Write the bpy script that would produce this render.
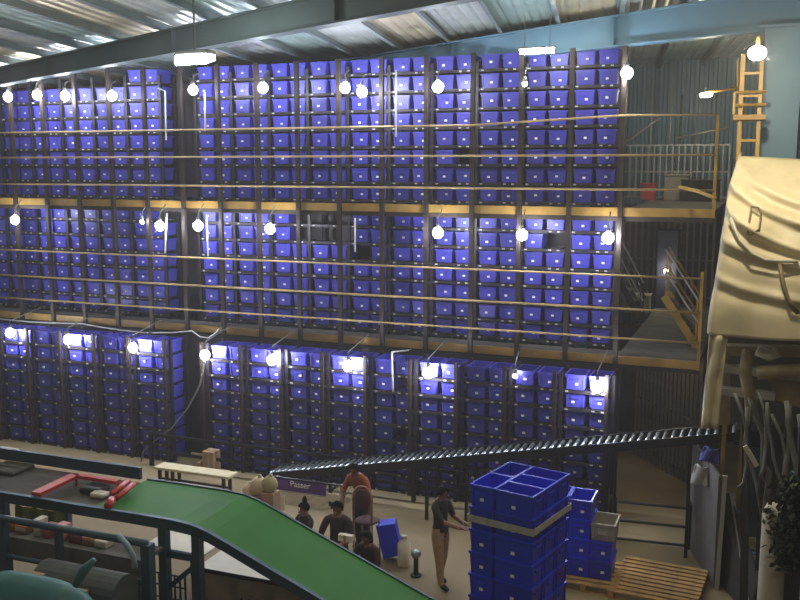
import bpy, bmesh, math, random
from mathutils import Vector, Matrix, noise
for o in list(bpy.data.objects): bpy.data.objects.remove(o)
S = bpy.context.scene
C = S.collection
rnd = random.Random(7)
PI = math.pi

# ------------------------------------------------------------------ camera
F_PX, PITCH, YAW, CAMH = 931.12, .1434, -.374, 7.0
cam_d = bpy.data.cameras.new('camera')
cam = bpy.data.objects.new('camera', cam_d); C.objects.link(cam)
cam_d.sensor_width = 36; cam_d.lens = F_PX/800*36; cam_d.clip_end = 200
cam.location = (0, 0, CAMH)
cam.rotation_euler = (PI/2-PITCH, 0, -YAW)
S.camera = cam
# ------------------------------------------------------------------ world, exposure
W = bpy.data.worlds.new('world'); S.world = W; W.use_nodes = True
W.node_tree.nodes['Background'].inputs[0].default_value = (.5, .55, .7, 1)
W.node_tree.nodes['Background'].inputs[1].default_value = .05
# thin haze added to imitate the lens glare around the lamps
GLARE_HAZE = .0034
wv = W.node_tree.nodes.new('ShaderNodeVolumeScatter'); wv.inputs['Density'].default_value = GLARE_HAZE
wv.inputs['Anisotropy'].default_value = .35; wv.inputs['Color'].default_value = (.95, .95, 1, 1)
W.node_tree.links.new(wv.outputs[0], W.node_tree.nodes['World Output'].inputs['Volume'])
S.view_settings.view_transform = 'Standard'; S.view_settings.look = 'None'
S.view_settings.exposure = -0.42; S.view_settings.gamma = 1
S.view_settings.use_curve_mapping = False
BULB = 250.0            # radiance of the small LED lamps along the walkways
HALL_FILL = 110.0          # radiance of the unseen fill lamps added over the hall

# ------------------------------------------------------------------ pixel -> world (pixel gives a direction only)
FW = Vector((math.sin(YAW)*math.cos(PITCH), math.cos(YAW)*math.cos(PITCH), -math.sin(PITCH)))
RT = Vector((math.cos(YAW), -math.sin(YAW), 0)); UP = RT.cross(FW)
EYE = Vector((0, 0, CAMH))
def ray(x, y): return FW + RT*((x-400)/F_PX) + UP*((300-y)/F_PX)
def onZ(x, y, z): d = ray(x, y); return EYE + d*((z-CAMH)/d.z)
def onY(x, y, Y): d = ray(x, y); return EYE + d*(Y/d.y)

# ------------------------------------------------------------------ materials
MATS = {}
def mat(name, col, rough=.6, metal=0, var=.0, scale=6, bump=0, emit=0, ecol=None, trans=0, alpha=1, coat=0, col2=None, spec=.5):
    if name in MATS: return MATS[name]
    m = bpy.data.materials.new(name); m.use_nodes = True
    nt = m.node_tree; b = nt.nodes['Principled BSDF']
    b.inputs['Base Color'].default_value = (*col, 1)
    b.inputs['Roughness'].default_value = rough
    b.inputs['Metallic'].default_value = metal
    b.inputs['Specular IOR Level'].default_value = spec
    if coat: b.inputs['Coat Weight'].default_value = coat; b.inputs['Coat Roughness'].default_value = .15
    if trans: b.inputs['Transmission Weight'].default_value = trans
    if emit:
        b.inputs['Emission Color'].default_value = (*(ecol or col), 1); b.inputs['Emission Strength'].default_value = emit
    if var or bump:
        tc = nt.nodes.new('ShaderNodeTexCoord'); n = nt.nodes.new('ShaderNodeTexNoise')
        n.inputs['Scale'].default_value = scale; n.inputs['Detail'].default_value = 5
        nt.links.new(tc.outputs['Object'], n.inputs['Vector'])
        if var:
            r = nt.nodes.new('ShaderNodeValToRGB')
            a = [max(0, c*(1-var)) for c in col]; c2 = col2 or [min(1, c*(1+var)) for c in col]
            r.color_ramp.elements[0].position = .3; r.color_ramp.elements[1].position = .7
            r.color_ramp.elements[0].color = (*a, 1); r.color_ramp.elements[1].color = (*c2, 1)
            nt.links.new(n.outputs['Fac'], r.inputs['Fac']); nt.links.new(r.outputs['Color'], b.inputs['Base Color'])
        if bump:
            bp = nt.nodes.new('ShaderNodeBump'); bp.inputs['Strength'].default_value = bump; bp.inputs['Distance'].default_value = .02
            nt.links.new(n.outputs['Fac'], bp.inputs['Height']); nt.links.new(bp.outputs['Normal'], b.inputs['Normal'])
    MATS[name] = m
    return m
def tote_mat(name, col):
    "blue plastic; each object differs a little in shade"
    m = mat(name, col, .38)
    nt = m.node_tree; b = nt.nodes['Principled BSDF']
    oi = nt.nodes.new('ShaderNodeObjectInfo'); mp = nt.nodes.new('ShaderNodeMapRange')
    mp.inputs['To Min'].default_value = .75; mp.inputs['To Max'].default_value = 1.2
    hs = nt.nodes.new('ShaderNodeHueSaturation'); hs.inputs['Color'].default_value = (*col, 1)
    nt.links.new(oi.outputs['Random'], mp.inputs['Value']); nt.links.new(mp.outputs[0], hs.inputs['Value'])
    nt.links.new(hs.outputs[0], b.inputs['Base Color'])
    return m
M_TOTE = tote_mat('tote_blue', (.062, .058, .42))
M_TOTE2 = tote_mat('tote_deep_blue', (.018, .035, .62))
M_CARD = mat('label_card', (.85, .85, .85), .4)
M_TAG = mat('shelf_tag', (.5, .5, .5), .5)
M_STEEL = mat('rack_steel', (.028, .022, .028), .5, .3, var=.3)
M_BROWN = mat('rail_post_brown', (.035, .024, .018), .5, .2, var=.3)
M_YEL = mat('rail_yellow', (.40, .24, .04), .45, .1, var=.25, scale=3)
M_RAIL = mat('rail_pale_ochre', (.40, .28, .12), .45, .1, var=.3, scale=2)
M_TOE = mat('toe_board_ochre', (.34, .20, .045), .5, .1, var=.3, scale=2)
M_DECK = mat('deck_grey', (.12, .11, .10), .8, 0, var=.3, scale=3)
M_CONC = mat('concrete', (.24, .18, .095), .75, 0, var=.22, scale=.7, bump=.1)
M_BLUEWALL = mat('wall_blue', (.18, .32, .42), .5, .1, var=.15, scale=.6)
M_WALL = mat('wall_grey', (.22, .23, .24), .7, 0, var=.15, scale=.6)
M_RAFT = mat('rafter_grey_green', (.24, .32, .34), .5, .1, var=.12, scale=1)
M_RAFTB = mat('rafter_teal', (.14, .27, .37), .45, .1, var=.12, scale=1)
M_PURL = mat('purlin_grey', (.22, .27, .27), .45, .3, var=.15, scale=2)
M_ROOF = mat('roof_sheet_pale', (.66, .70, .66), .34, .35, var=.2, scale=1.2, bump=.15)
M_ROOFC = mat('roof_sheet_cream', (.78, .68, .48), .34, .35, var=.2, scale=1.2, bump=.15)
M_ROOFG = mat('roof_sheet_green', (.48, .62, .57), .34, .35, var=.2, scale=1.2, bump=.15)
M_BLACK = mat('black_steel', (.018, .018, .02), .4, .3)
M_ROLL = mat('roller_zinc', (.32, .36, .38), .35, .9)
M_BELT = mat('belt_green', (.032, .18, .018), .5, 0, var=.12, scale=1.5, spec=.15)
M_FRAME = mat('frame_blue', (.042, .085, .12), .4, .2, var=.15, scale=4)
M_TEAL = mat('teal_hood', (.06, .20, .22), .45, 0, var=.1)
M_RED = mat('red_steel', (.50, .045, .03), .4, .1, var=.15)
M_DBELT = mat('belt_dark', (.06, .045, .03), .7, 0, var=.3)
M_WHITE = mat('white_laminate', (.70, .64, .52), .5, 0, var=.08)
M_CARTON = mat('carton', (.36, .24, .14), .8, 0, var=.12)
M_BEIGE = mat('beige_board', (.42, .33, .25), .7, 0, var=.08)
M_TARP = mat('tarp_cream', (.50, .43, .27), .5, 0, var=.12, scale=3, bump=.2)
M_TARPLINE = mat('tarp_cord', (.16, .12, .06), .7)
M_MACH = mat('machine_ochre', (.34, .27, .14), .5, .2, var=.2)
M_HOSE = mat('hose_grey', (.15, .15, .13), .5, 0, var=.2)
M_LEAF = mat('leaf_dark', (.02, .035, .015), .6, 0, var=.4)
M_WOOD = mat('pallet_wood', (.42, .25, .09), .7, 0, var=.3, scale=5)
M_PART = mat('partition_grey', (.13, .12, .12), .7, 0, var=.15)
M_PARTD = mat('board_black', (.035, .03, .03), .6, 0, var=.2)
M_PALE = mat('edge_pale', (.45, .42, .34), .6)
M_PURP = mat('banner_purple', (.11, .05, .26), .6)
M_LAMP = mat('lamp_housing', (.25, .25, .25), .4, .5)
M_BULB = mat('lamp_white', (1, 1, 1), .5, emit=BULB, ecol=(.86, .91, 1))
M_BULBS = mat('lamp_white_small', (1, 1, 1), .5, emit=BULB*.5, ecol=(.92, .95, 1))
M_FILL = mat('lamp_fill', (1, 1, 1), .5, emit=HALL_FILL, ecol=(1, .88, .66))
M_FLOOD = mat('lamp_flood', (1, 1, 1), .5, emit=110, ecol=(.97, 1, .95))
M_WARM = mat('lamp_warm', (1, 1, 1), .5, emit=1250, ecol=(1, .88, .66))
M_FARL = mat('lamp_far', (1, 1, 1), .5, emit=300, ecol=(1, .88, .6))
M_UNDERFILL = mat('lamp_under_fill', (1, 1, 1), .5, emit=30, ecol=(1, .88, .66))
M_SKIN = mat('skin', (.22, .10, .055), .5)
M_HAIR = mat('hair_black', (.008, .007, .006), .9, spec=.1)
M_EYE = mat('eye_dark', (.01, .01, .01), .2)
M_CABLE = mat('cable_white', (.65, .65, .65), .5)
M_GREYC = mat('crate_grey', (.33, .31, .25), .5, 0, var=.1)
M_STRAP = mat('strap_pale', (.42, .40, .38), .5, 0, var=.2, scale=12)

# ------------------------------------------------------------------ mesh builder
class MB:
    def __init__(s): s.v = []; s.f = []; s.m = []
    def add(s, vs, fs, mi=0):
        o = len(s.v); s.v += [tuple(v) for v in vs]; s.f += [tuple(i+o for i in f) for f in fs]; s.m += [mi]*len(fs); return s
    def box(s, x0, x1, y0, y1, z0, z1, mi=0):
        return s.add([(x, y, z) for z in (z0, z1) for y in (y0, y1) for x in (x0, x1)],
                     [(0, 2, 3, 1), (4, 5, 7, 6), (0, 1, 5, 4), (2, 6, 7, 3), (0, 4, 6, 2), (1, 3, 7, 5)], mi)
    def bar(s, p, q, w, h, mi=0, up=(0, 0, 1)):
        p = Vector(p); q = Vector(q); d = (q-p).normalized(); u = Vector(up)
        if abs(d.dot(u)) > .98: u = Vector((0, 1, 0))
        a = d.cross(u).normalized()*w/2; b = a.cross(d).normalized()*h/2
        vs = [e+sa*a+sb*b for e in (p, q) for sa, sb in ((-1, -1), (1, -1), (1, 1), (-1, 1))]
        return s.add(vs, [(0, 1, 2, 3), (7, 6, 5, 4), (0, 4, 5, 1), (1, 5, 6, 2), (2, 6, 7, 3), (3, 7, 4, 0)], mi)
    def tube(s, pts, r, n=8, mi=0, cap=True):
        pts = [Vector(p) for p in pts]; rings = []; prev = None
        for i, p in enumerate(pts):
            d = (pts[min(i+1, len(pts)-1)]-pts[max(i-1, 0)]).normalized()
            if prev is None:
                a = d.cross(Vector((0, 0, 1)))
                if a.length < .05: a = d.cross(Vector((0, 1, 0)))
            else: a = prev - d*prev.dot(d)
            a.normalize(); prev = a; b = d.cross(a)
            rr = r[i] if isinstance(r, (list, tuple)) else r
            rings.append([p+(a*math.cos(2*PI*k/n)+b*math.sin(2*PI*k/n))*rr for k in range(n)])
        fs = [(i*n+k, i*n+(k+1) % n, (i+1)*n+(k+1) % n, (i+1)*n+k) for i in range(len(pts)-1) for k in range(n)]
        if cap: fs += [tuple(range(n))[::-1], tuple((len(pts)-1)*n+k for k in range(n))]
        return s.add([v for g in rings for v in g], fs, mi)
    def ball(s, c, r, nu=10, nv=7, mi=0):
        rx, ry, rz = r if isinstance(r, (list, tuple)) else (r, r, r)
        vs = [(c[0], c[1], c[2]-rz)]
        for j in range(1, nv):
            t = PI*j/nv - PI/2
            vs += [(c[0]+rx*math.cos(t)*math.cos(2*PI*k/nu), c[1]+ry*math.cos(t)*math.sin(2*PI*k/nu), c[2]+rz*math.sin(t)) for k in range(nu)]
        vs.append((c[0], c[1], c[2]+rz)); L = len(vs)-1
        fs = [(0, 1+(k+1) % nu, 1+k) for k in range(nu)]
        fs += [(1+(j-1)*nu+k, 1+(j-1)*nu+(k+1) % nu, 1+j*nu+(k+1) % nu, 1+j*nu+k) for j in range(1, nv-1) for k in range(nu)]
        fs += [(L, 1+(nv-2)*nu+k, 1+(nv-2)*nu+(k+1) % nu) for k in range(nu)]
        return s.add(vs, fs, mi)
    def grid(s, fn, nu, nv, mi=0):
        vs = [fn(i/nu, j/nv) for j in range(nv+1) for i in range(nu+1)]
        return s.add(vs, [(j*(nu+1)+i, j*(nu+1)+i+1, (j+1)*(nu+1)+i+1, (j+1)*(nu+1)+i) for j in range(nv) for i in range(nu)], mi)
    def prism(s, poly, ext, mi=0):
        n = len(poly); e = Vector(ext)
        vs = [Vector(p) for p in poly]+[Vector(p)+e for p in poly]
        return s.add(vs, [tuple(range(n))[::-1], tuple(range(n, 2*n))]+[(i, (i+1) % n, n+(i+1) % n, n+i) for i in range(n)], mi)
    def mesh(s, name, mats, smooth=False):
        me = bpy.data.meshes.new(name); me.from_pydata(s.v, [], s.f)
        for m in (mats if isinstance(mats, (list, tuple)) else [mats]): me.materials.append(m)
        me.polygons.foreach_set('material_index', s.m)
        bm = bmesh.new(); bm.from_mesh(me); bmesh.ops.recalc_face_normals(bm, faces=bm.faces); bm.to_mesh(me); bm.free()
        if smooth:
            me.polygons.foreach_set('use_smooth', [True]*len(me.polygons))
        me.update(); return me
    def build(s, name, mats, parent=None, smooth=False, bevel=0):
        o = obj(name, s.mesh(name, mats, smooth), parent)
        if bevel:
            b = o.modifiers.new('bevel', 'BEVEL'); b.width = bevel; b.segments = 2; b.limit_method = 'ANGLE'
        return o
def obj(name, me, parent=None, loc=None):
    o = bpy.data.objects.new(name, me); C.objects.link(o)
    if parent is not None:
        o.parent = parent; o.location = -parent_loc(parent) if loc is None else loc   # meshes are given in world space unless loc is set
    elif loc is not None: o.location = loc
    return o
def parent_loc(p):
    v = Vector(p.location)
    return v + parent_loc(p.parent) if p.parent else v
def tag(o, label=None, cat=None, group=None, kind=None):
    if label: o['label'] = label
    if cat: o['category'] = cat
    if group: o['group'] = group
    if kind: o['kind'] = kind
    return o
def thing(name, label, cat, loc=(0, 0, 0), group=None, rotz=0):
    o = bpy.data.objects.new(name, None); C.objects.link(o); o.location = loc; o.rotation_euler = (0, 0, rotz)
    o.empty_display_size = .1
    return tag(o, label, cat, group)
def copy_tree(o, parent=None):
    c = o.copy(); C.objects.link(c); c.parent = parent
    for ch in [x for x in bpy.data.objects if x.parent == o]: copy_tree(ch, c)
    return c

# ================================================================== SETTING
XL, XR, YF, YB = -24.0, 7.0, -4.0, 29.0
tag(MB().box(XL, XR, YF, YB, -.2, 0).build('floor', M_CONC), kind='structure')
def corrugated(name, a, b, z0, z1, m, step=.25, depth=.05):
    a = Vector(a); b = Vector(b); n = int((b-a).length/step); d = (b-a)/n; nrm = Vector((-d.y, d.x, 0)).normalized()*depth
    vs = []; fs = []
    for i in range(n+1):
        p = a+d*i
        for q, w in ((0, 0), (.15, 1), (.5, 1), (.65, 0)):
            pp = p+d*q+nrm*w
            vs += [(pp.x, pp.y, z0), (pp.x, pp.y, z1)]
    fs = [(2*i, 2*i+2, 2*i+3, 2*i+1) for i in range(len(vs)//2-1)]
    mb = MB().add(vs, fs)
    return tag(mb.build(name, m), kind='structure')
corrugated('wall_back', (XR, YB, 0), (XL, YB, 0), 0, 11, M_BLUEWALL)
corrugated('wall_left', (XL, YB, 0), (XL, YF, 0), 0, 11, M_WALL, .5)
corrugated('wall_right', (XR, YF, 0), (XR, YB, 0), 0, 11.2, M_WALL, .5)
corrugated('wall_front', (XL, YF, 0), (XR, YF, 0), 0, 11.2, M_WALL, .5)

# roof: rafters, purlins and sheets
RA = math.radians(17); RC, RS = math.cos(RA), math.sin(RA)
def roofz(x, y): return 9.42 + .05*((x*RC-y*RS)+18.9)
def on_roof(px, py, dz=0):
    d = ray(px, py); k = .05
    t = (9.42+dz+k*18.9-CAMH)/(d.z-k*(d.x*RC-d.y*RS)); return EYE+d*t
ceil = thing('ceiling', None, None)
tag(ceil, kind='structure')
def rafter(P, L0, L1, d0, d1, m, label):
    "I-section along the roof direction; depth d0 at the low end, d1 at the high end"
    r = Vector((RC, -RS, 0)); sd = Vector((RS, RC, 0))
    mb = MB()
    A = P+r*L0; B = P+r*L1
    za, zb = roofz(A.x, A.y), roofz(B.x, B.y)
    def sec(X, z, d): return X, z, d
    for w, t0, t1 in ((.26, 0, .03), (.03, .03, None), (.26, None, 0)):
        vs = []
        for X, z, d in ((A, za, d0), (B, zb, d1)):
            if t1 is None: a, b = z-.03, z-d+.03
            elif t0 is None: a, b = z-d+.03, z-d
            else: a, b = z, z-.03
            for sgn in (-1, 1):
                vs += [(*(X+sd*sgn*w/2).xy, a), (*(X+sd*sgn*w/2).xy, b)]
        mb.add(vs, [(0, 1, 3, 2), (4, 6, 7, 5), (0, 2, 6, 4), (1, 5, 7, 3), (0, 4, 5, 1), (2, 3, 7, 6)])
    # stiffener plates
    for q in (.25, .42, .58, .75):
        X = A.lerp(B, q); z = roofz(X.x, X.y); d = d0+(d1-d0)*q
        mb.bar((X.x, X.y, z-.04), (X.x, X.y, z-d+.04), .24, .015, up=(RC, -RS, 0))
    o = mb.build('rafter', m, ceil); tag(o, label); return o
P1 = on_roof(45, 58); P2 = on_roof(560, 25)
rafter(P1, -6.5, 20, .36, .62, M_RAFT, 'grey-green tapered roof rafter nearer the hall floor')
rafter(P2, -16, 7.0, .10, .78, M_RAFTB, 'teal tapered rafter over the racks, meeting the steel column')
rafter(P1+Vector((-RS, -RC, 0))*6.2, -4, 22, .4, .6, M_RAFT, 'grey-green roof rafter')
PH = math.radians(-9.3); pd = Vector((math.sin(PH), math.cos(PH), 0)); pn = Vector((math.cos(PH), -math.sin(PH), 0))
k = 0
sheet_mats = [M_ROOF, M_ROOFG, M_ROOF, M_ROOFC, M_ROOF, M_ROOFG, M_ROOFC]
s0 = -26.0
while s0 < 14:
    # clip line pn*s0 + pd*t to the hall rectangle
    def clip(s):
        base = pn*s; lo, hi = -60, 60
        for ax, a, b in ((0, XL+.08, XR-.08), (1, YF+.08, YB-.08)):
            t1, t2 = (a-base[ax])/pd[ax], (b-base[ax])/pd[ax]
            lo = max(lo, min(t1, t2)); hi = min(hi, max(t1, t2))
        return lo, hi, base
    lo, hi, base = clip(s0)
    if hi-lo > 1:
        A = base+pd*lo; B = base+pd*hi
        mb = MB()
        za, zb = roofz(A.x, A.y)+.005, roofz(B.x, B.y)+.005
        # Z section
        for off, w, h0, h1 in ((0, .02, .02, .15), (.04, .08, 0, .02), (-.04, .08, .15, .17)):
            p = A+pn*off; q = B+pn*off
            mb.bar((p.x, p.y, za+(h0+h1)/2), (q.x, q.y, zb+(h0+h1)/2), w, h1-h0)
        mb.build('purlin', M_PURL, ceil)
    # sheet between this purlin and the next, with standing ribs
    lo2, hi2, base2 = clip(s0+1.25)
    L0, H0 = min(lo, lo2) if hi2 > lo2 else lo, max(hi, hi2)
    if H0-L0 > 1:
        nseg = 8
        def sh(u, v):
            s = s0+1.25*u; t = L0+(H0-L0)*v; p = pn*s+pd*t
            ph = (u*10) % 2
            return (p.x, p.y, roofz(p.x, p.y)+.185+(.03 if ph > 1 else 0))
        MB().grid(sh, 20, 2).build('roof_sheet', sheet_mats[k % 7], ceil)
    k += 1; s0 += 1.25
# steel column under the teal rafter
cb = onY(778, 140, 17.7)
col = thing('steel_column', 'blue-grey steel column under the teal rafter behind the tarpaulin', 'column', (cb.x, cb.y, 0))
zt = roofz(cb.x, cb.y)-.80
mb = MB().box(cb.x-.30, cb.x+.30, cb.y-.28, cb.y-.25, 0, zt).box(cb.x-.30, cb.x+.30, cb.y+.25, cb.y+.28, 0, zt).box(cb.x-.02, cb.x+.02, cb.y-.25, cb.y+.25, 0, zt)
mb.build('shaft', M_RAFTB, col)
MB().box(cb.x-.38, cb.x+.38, cb.y-.36, cb.y+.36, zt, zt+.04).build('cap_plate', M_RAFTB, col)
MB().box(cb.x-.42, cb.x+.42, cb.y-.40, cb.y+.40, 0, .03).build('base_plate', M_RAFTB, col)

# ================================================================== RACKS AND TOTES
BAY = 1.025
TW, TD, TH = .395, .58, .30
def tote_mb(w=TW, d=TD, h=TH):
    mb = MB(); a, b, e = w/2, d/2, .012; t = .02
    lo = [(-a+t, -b+t, 0), (a-t, -b+t, 0), (a-t, b-t, 0), (-a+t, b-t, 0)]
    hi = [(-a, -b, h), (a, -b, h), (a, b, h), (-a, b, h)]
    ih = [(x*(1-2*e/w*1.6), y*(1-2*e/d*1.6), h) for x, y, z in hi]
    il = [(x*.94, y*.95, .02) for x, y, z in lo]
    vs = lo+hi+ih+il; q = lambda i, j: [(i+k, i+(k+1) % 4, j+(k+1) % 4, j+k) for k in range(4)]
    mb.add(vs, [(3, 2, 1, 0)]+q(0, 4)+q(4, 8)+[(12+k, 12+(k+1) % 4, 8+(k+1) % 4, 8+k)[::-1] for k in range(4)]+[(12, 13, 14, 15)])
    # rim lip
    for x0, x1, y0, y1 in ((-a-e, a+e, -b-e, -b+.002), (-a-e, a+e, b-.002, b+e), (-a-e, -a+.002, -b, b), (a-.002, a+e, -b, b)):
        mb.box(x0, x1, y0, y1, h-.035, h)
    # front grip and corner ribs
    mb.box(-.075, .075, -b-.014, -b+.02, h*.60, h*.70)
    for sx in (-1, 1): mb.box(sx*a*.80-.012, sx*a*.80+.012, -b-.004, -b+.03, .03, h-.03)
    return mb
tote_me = tote_mb().mesh('tote_body', M_TOTE)
tote_me2 = tote_mb(.39, .59, .335).mesh('tote_body', M_TOTE2)
card_me = MB().box(-.030, .030, -.003, .003, -.022, .022).mesh('label_card', M_CARD)
def rack(name, label, y0, zb, n_shelf, pitch, bays, ztop):
    t = thing(name, label, 'rack', (0, y0, zb))
    depth = .64
    pm = MB().box(-.035, .035, -.03, .03, 0, ztop-zb).mesh('upright', M_STEEL)
    bm_ = MB().box(.035, BAY-.035, -.025, .025, -.065, -.005)
    bm_.box(.035, BAY-.035, depth-.05, depth, -.055, -.005)
    for q in range(3): bm_.box(.12+q*.36, .16+q*.36, .025, depth-.05, -.03, -.006)
    for q in (.09, .62, .80): bm_.box(q, q+.06, -.029, -.025, -.048, -.018, 1)
    bm_ = bm_.mesh('shelf', [M_STEEL, M_TAG])
    xs = set()
    for x, ns in bays:
        for xx in (x, x+BAY):
            kx = round(xx, 2)
            if kx in xs: continue
            xs.add(kx)
            for dy in (0, depth-.03): obj('upright', pm, t, (xx, dy, 0))
        for i in range(ns): obj('shelf', bm_, t, (x, 0, .05+i*pitch))
    return t
ALL = []   # (size key, x, y, z, label, group)
ordn = ['lowest', 'second', 'third', 'fourth', 'fifth', 'sixth', 'seventh', 'top']
def fill(y0, zb, pitch, bays, tier, skip):
    for bi, (x, ns) in enumerate(bays):
        for i in range(ns):
            for c in range(2):
                cx = x+.06+TW/2+.02+c*(BAY-.12-TW-.04)
                if skip(cx, i) or rnd.random() < .012: continue
                z = zb+.05+i*pitch+.002
                ALL.append((cx, y0+TD/2+.03+rnd.uniform(-.02, .02), z, tier, i, bi, c))
bR = -2.90-BAY
right_bays = [bR-BAY*i for i in range(10)]            # up to the gap
xgap = right_bays[-1]
left_bays = [xgap-1.02-BAY*(i+1) for i in range(6)]
up_bays = [(x, 8) for x in right_bays]+[(x, 8 if x > -15.5 else 7) for x in left_bays]
mid_bays = [(x, 7) for x in right_bays+left_bays]
gR = -2.60-BAY
g_right = [gR-BAY*i for i in range(9)]
g_bays = [(x, 8) for x in g_right]+[(g_right[-1]-1.02-BAY*(i+1), 8) for i in range(6)]
ZU, ZL = 6.0, 3.0
rack('storage_rack', 'dark steel tote rack on the upper walkway under the roof', 19.8, ZU+.18, 8, .405, up_bays, 9.22)
rack('storage_rack', 'dark steel tote rack between the two walkways', 19.8, ZL+.18, 7, .40, mid_bays, ZU-.03)
rack('storage_rack', 'dark steel tote rack standing on the concrete floor', 18.0, 0, 8, .365, g_bays, ZL-.04)
fill(19.8, ZU+.18, .405, up_bays, 'upper walkway', lambda x, i: False)
fill(19.8, ZL+.18, .40, mid_bays, 'lower walkway', lambda x, i: i >= 5 and -10.4 < x < -9.0)
fill(18.0, 0, .365, g_bays, 'ground floor', lambda x, i: False)
ALL.sort(key=lambda a: -a[0])
def tshelf(tier, i):
    return ('lowest', 'second', 'third', 'fourth', 'fifth', 'sixth', 'seventh', 'eighth')[i]
n_ind = 0
rest = MB(); base_mb = tote_mb(); bv = base_mb.v; bf = base_mb.f
restc = MB()
for j, (x, y, z, tier, i, bi, side) in enumerate(ALL):
    cx, cz = rnd.uniform(-.05, .05), rnd.uniform(.13, .17)
    if n_ind < 306:
        where = {'upper walkway': 'rack on the upper walkway', 'lower walkway': 'rack between the walkways', 'ground floor': 'rack on the ground floor'}[tier]
        o = obj('storage_tote', tote_me, None, (x, y, z))
        tag(o, 'blue tote on %s shelf of %s rack, %s bay from aisle end, %s side' % (tshelf(tier, i), {'upper walkway': 'upper-walkway', 'lower walkway': 'lower-walkway', 'ground floor': 'ground-floor'}[tier], tshelf(tier, bi), 'aisle' if side else 'gap'), 'tote', 'totes on the %s shelf of the %s' % (tshelf(tier, i), where))
        obj('label_card', card_me, o, (cx, -TD/2-.002, cz-.03))
        n_ind += 1
    else:
        rest.add([(a+x, b+y, c+z) for a, b, c in bv], bf)
        restc.box(x+cx-.03, x+cx+.03, y-TD/2-.006, y-TD/2+.006, z+cz-.05, z+cz-.008)
rs = rest.build('storage_totes', M_TOTE); tag(rs, 'rows of blue totes filling the farther rack bays', 'totes', kind='stuff')
rc_ = restc.build('label_cards', M_CARD, rs); tag(rc_, kind='stuff')

# dark sheets added to stand in for the shade behind the totes
for nm, y, z0, z1, x1 in (('upper', 20.62, ZU+.2, 9.1, -2.9), ('mid', 20.62, ZL+.2, ZU, -2.9)):
    mb = MB()
    mb.box(XL+1, x1, y, y+.01, z0, z1)
    o = mb.build('rack_backdrop', M_STEEL); tag(o, 'dark sheet added for shade behind the %s tote rack' % ('upper' if nm == 'upper' else 'middle'), 'sheet')
o = MB().box(XL+1, -2.66, 18.8, 18.81, 0, ZL-.02).build('rack_backdrop', M_STEEL); tag(o, 'dark sheet added for shade behind the ground tote rack', 'sheet')

# ================================================================== WALKWAYS
X0 = -18.09; YW = 18.9
posts = [X0+BAY*i for i in range(-2, 16)]
def walkway(name, label, z, rails, support, ptop, xr, toprail_bend=False):
    t = thing(name, label, 'walkway', (0, YW, z))
    MB().box(posts[0], posts[-1], YW+.06, 19.72, z, z+.12).build('deck', M_DECK, t)
    MB().box(posts[-1], xr, YW+.06, 27.6, z, z+.12).build('deck', M_DECK, t)
    toe = MB().box(.05, BAY-.05, -.005, .02, 0, .17).mesh('toe_board', M_TOE)
    for x in posts[:-1]: obj('toe_board', toe, t, (x, .03, 0))
    MB().box(posts[-1]+.05, xr, YW+.025, YW+.05, -.0+z, z+.17).build('toe_board', M_TOE, t)
    MB().box(posts[0], xr, YW+.07, YW+.12, z-.10, z-.005).build('edge_beam', M_BROWN, t)
    pm = MB().box(-.045, .045, -.045, .045, 0, ptop-z).mesh('post', M_BROWN)
    for x in posts: obj('post', pm, t, (x, 0, 0))
    for zz in rails:
        a = MB()
        pts = [(posts[0], YW-.05, zz), (posts[-4], YW-.05, zz)]
        if toprail_bend and zz == max(rails): pts += [(posts[-1], YW-.05, zz+.14), (xr, YW-.05, zz+.12)]
        else: pts += [(xr, YW-.05, zz)]
        a.tube(pts, .022, 8).build('rail', M_RAIL, t, smooth=True)
    if support:
        sm = MB().box(-.05, .05, -.05, .05, 0, z-.02).mesh('support_post', M_BROWN)
        for x in posts[2::2]: obj('support_post', sm, t, (x, .50+.3, -z))
    return t
up = walkway('walkway', 'upper walkway with ochre toe boards and yellow rails', ZU, (6.53, 7.20, 7.83), False, 9.3, -.95, True)
lo = walkway('walkway', 'lower walkway with ochre toe boards and yellow rails', ZL, (3.55, 4.15, 4.82), False, ZU-.02, -1.1)
sm = MB().box(-.035, .035, -.035, .035, 0, ZL-.02).mesh('support_post', M_BROWN)
for x in posts:
    if x > -20: obj('support_post', sm, lo, (x, -.98, -ZL))
# end posts at the right, side rails running back
for t, z, xr, rl in ((up, ZU, -.95, (6.55, 7.2, 7.95)), (lo, ZL, -1.1, (3.55, 4.15, 4.82))):
    MB().box(xr-.03, xr+.03, YW-.03, YW+.03, z, z+1.95).build('post', M_YEL, t)
# yellow rail end that turns toward the hall on the upper walkway
MB().tube([onY(680, 187, YW-.05), onY(697, 191, 18.0), onY(715, 198, 17.2)], .035, 8).build('rail', M_YEL, up, smooth=True)

# ------------------------------------------------------------------ lamps along the walkways
def led(px, py, label, group, y=18.62, r=.115, m=M_BULB, back=.26, hang=.4):
    p = onY(px, py, y)
    t = thing('led_lamp', label, 'lamp', p, group)
    g = MB().ball((0, 0, 0), (r, r*.8, r), 10, 8).build('globe', m, None, True); g.parent = t
    h = MB().tube([(0, .0, r*.9), (0, 0, r*.9+.10)], [.05, .035], 8).build('holder', M_LAMP, None, True); h.parent = t
    b = MB().tube([(0, 0, r*.9+.10), (0, .02, r*.9+.2), (0, back, r*.9+hang)], .012, 6).build('bracket', M_LAMP, None, True); b.parent = t
    return t
ORD = ['first', 'second', 'third', 'fourth', 'fifth', 'sixth', 'seventh', 'eighth', 'ninth', 'tenth']
for i, (px, py) in enumerate(((627, 73), (438, 87), (362, 92), (345, 88), (263, 88), (193, 90), (112, 96), (65, 96), (37, 95), (8, 97))):
    led(px, py, 'round white lamp beside the top totes under the roof, %s from the rack aisle end' % ORD[i], 'lamps above the upper walkway', hang=.3)
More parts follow.
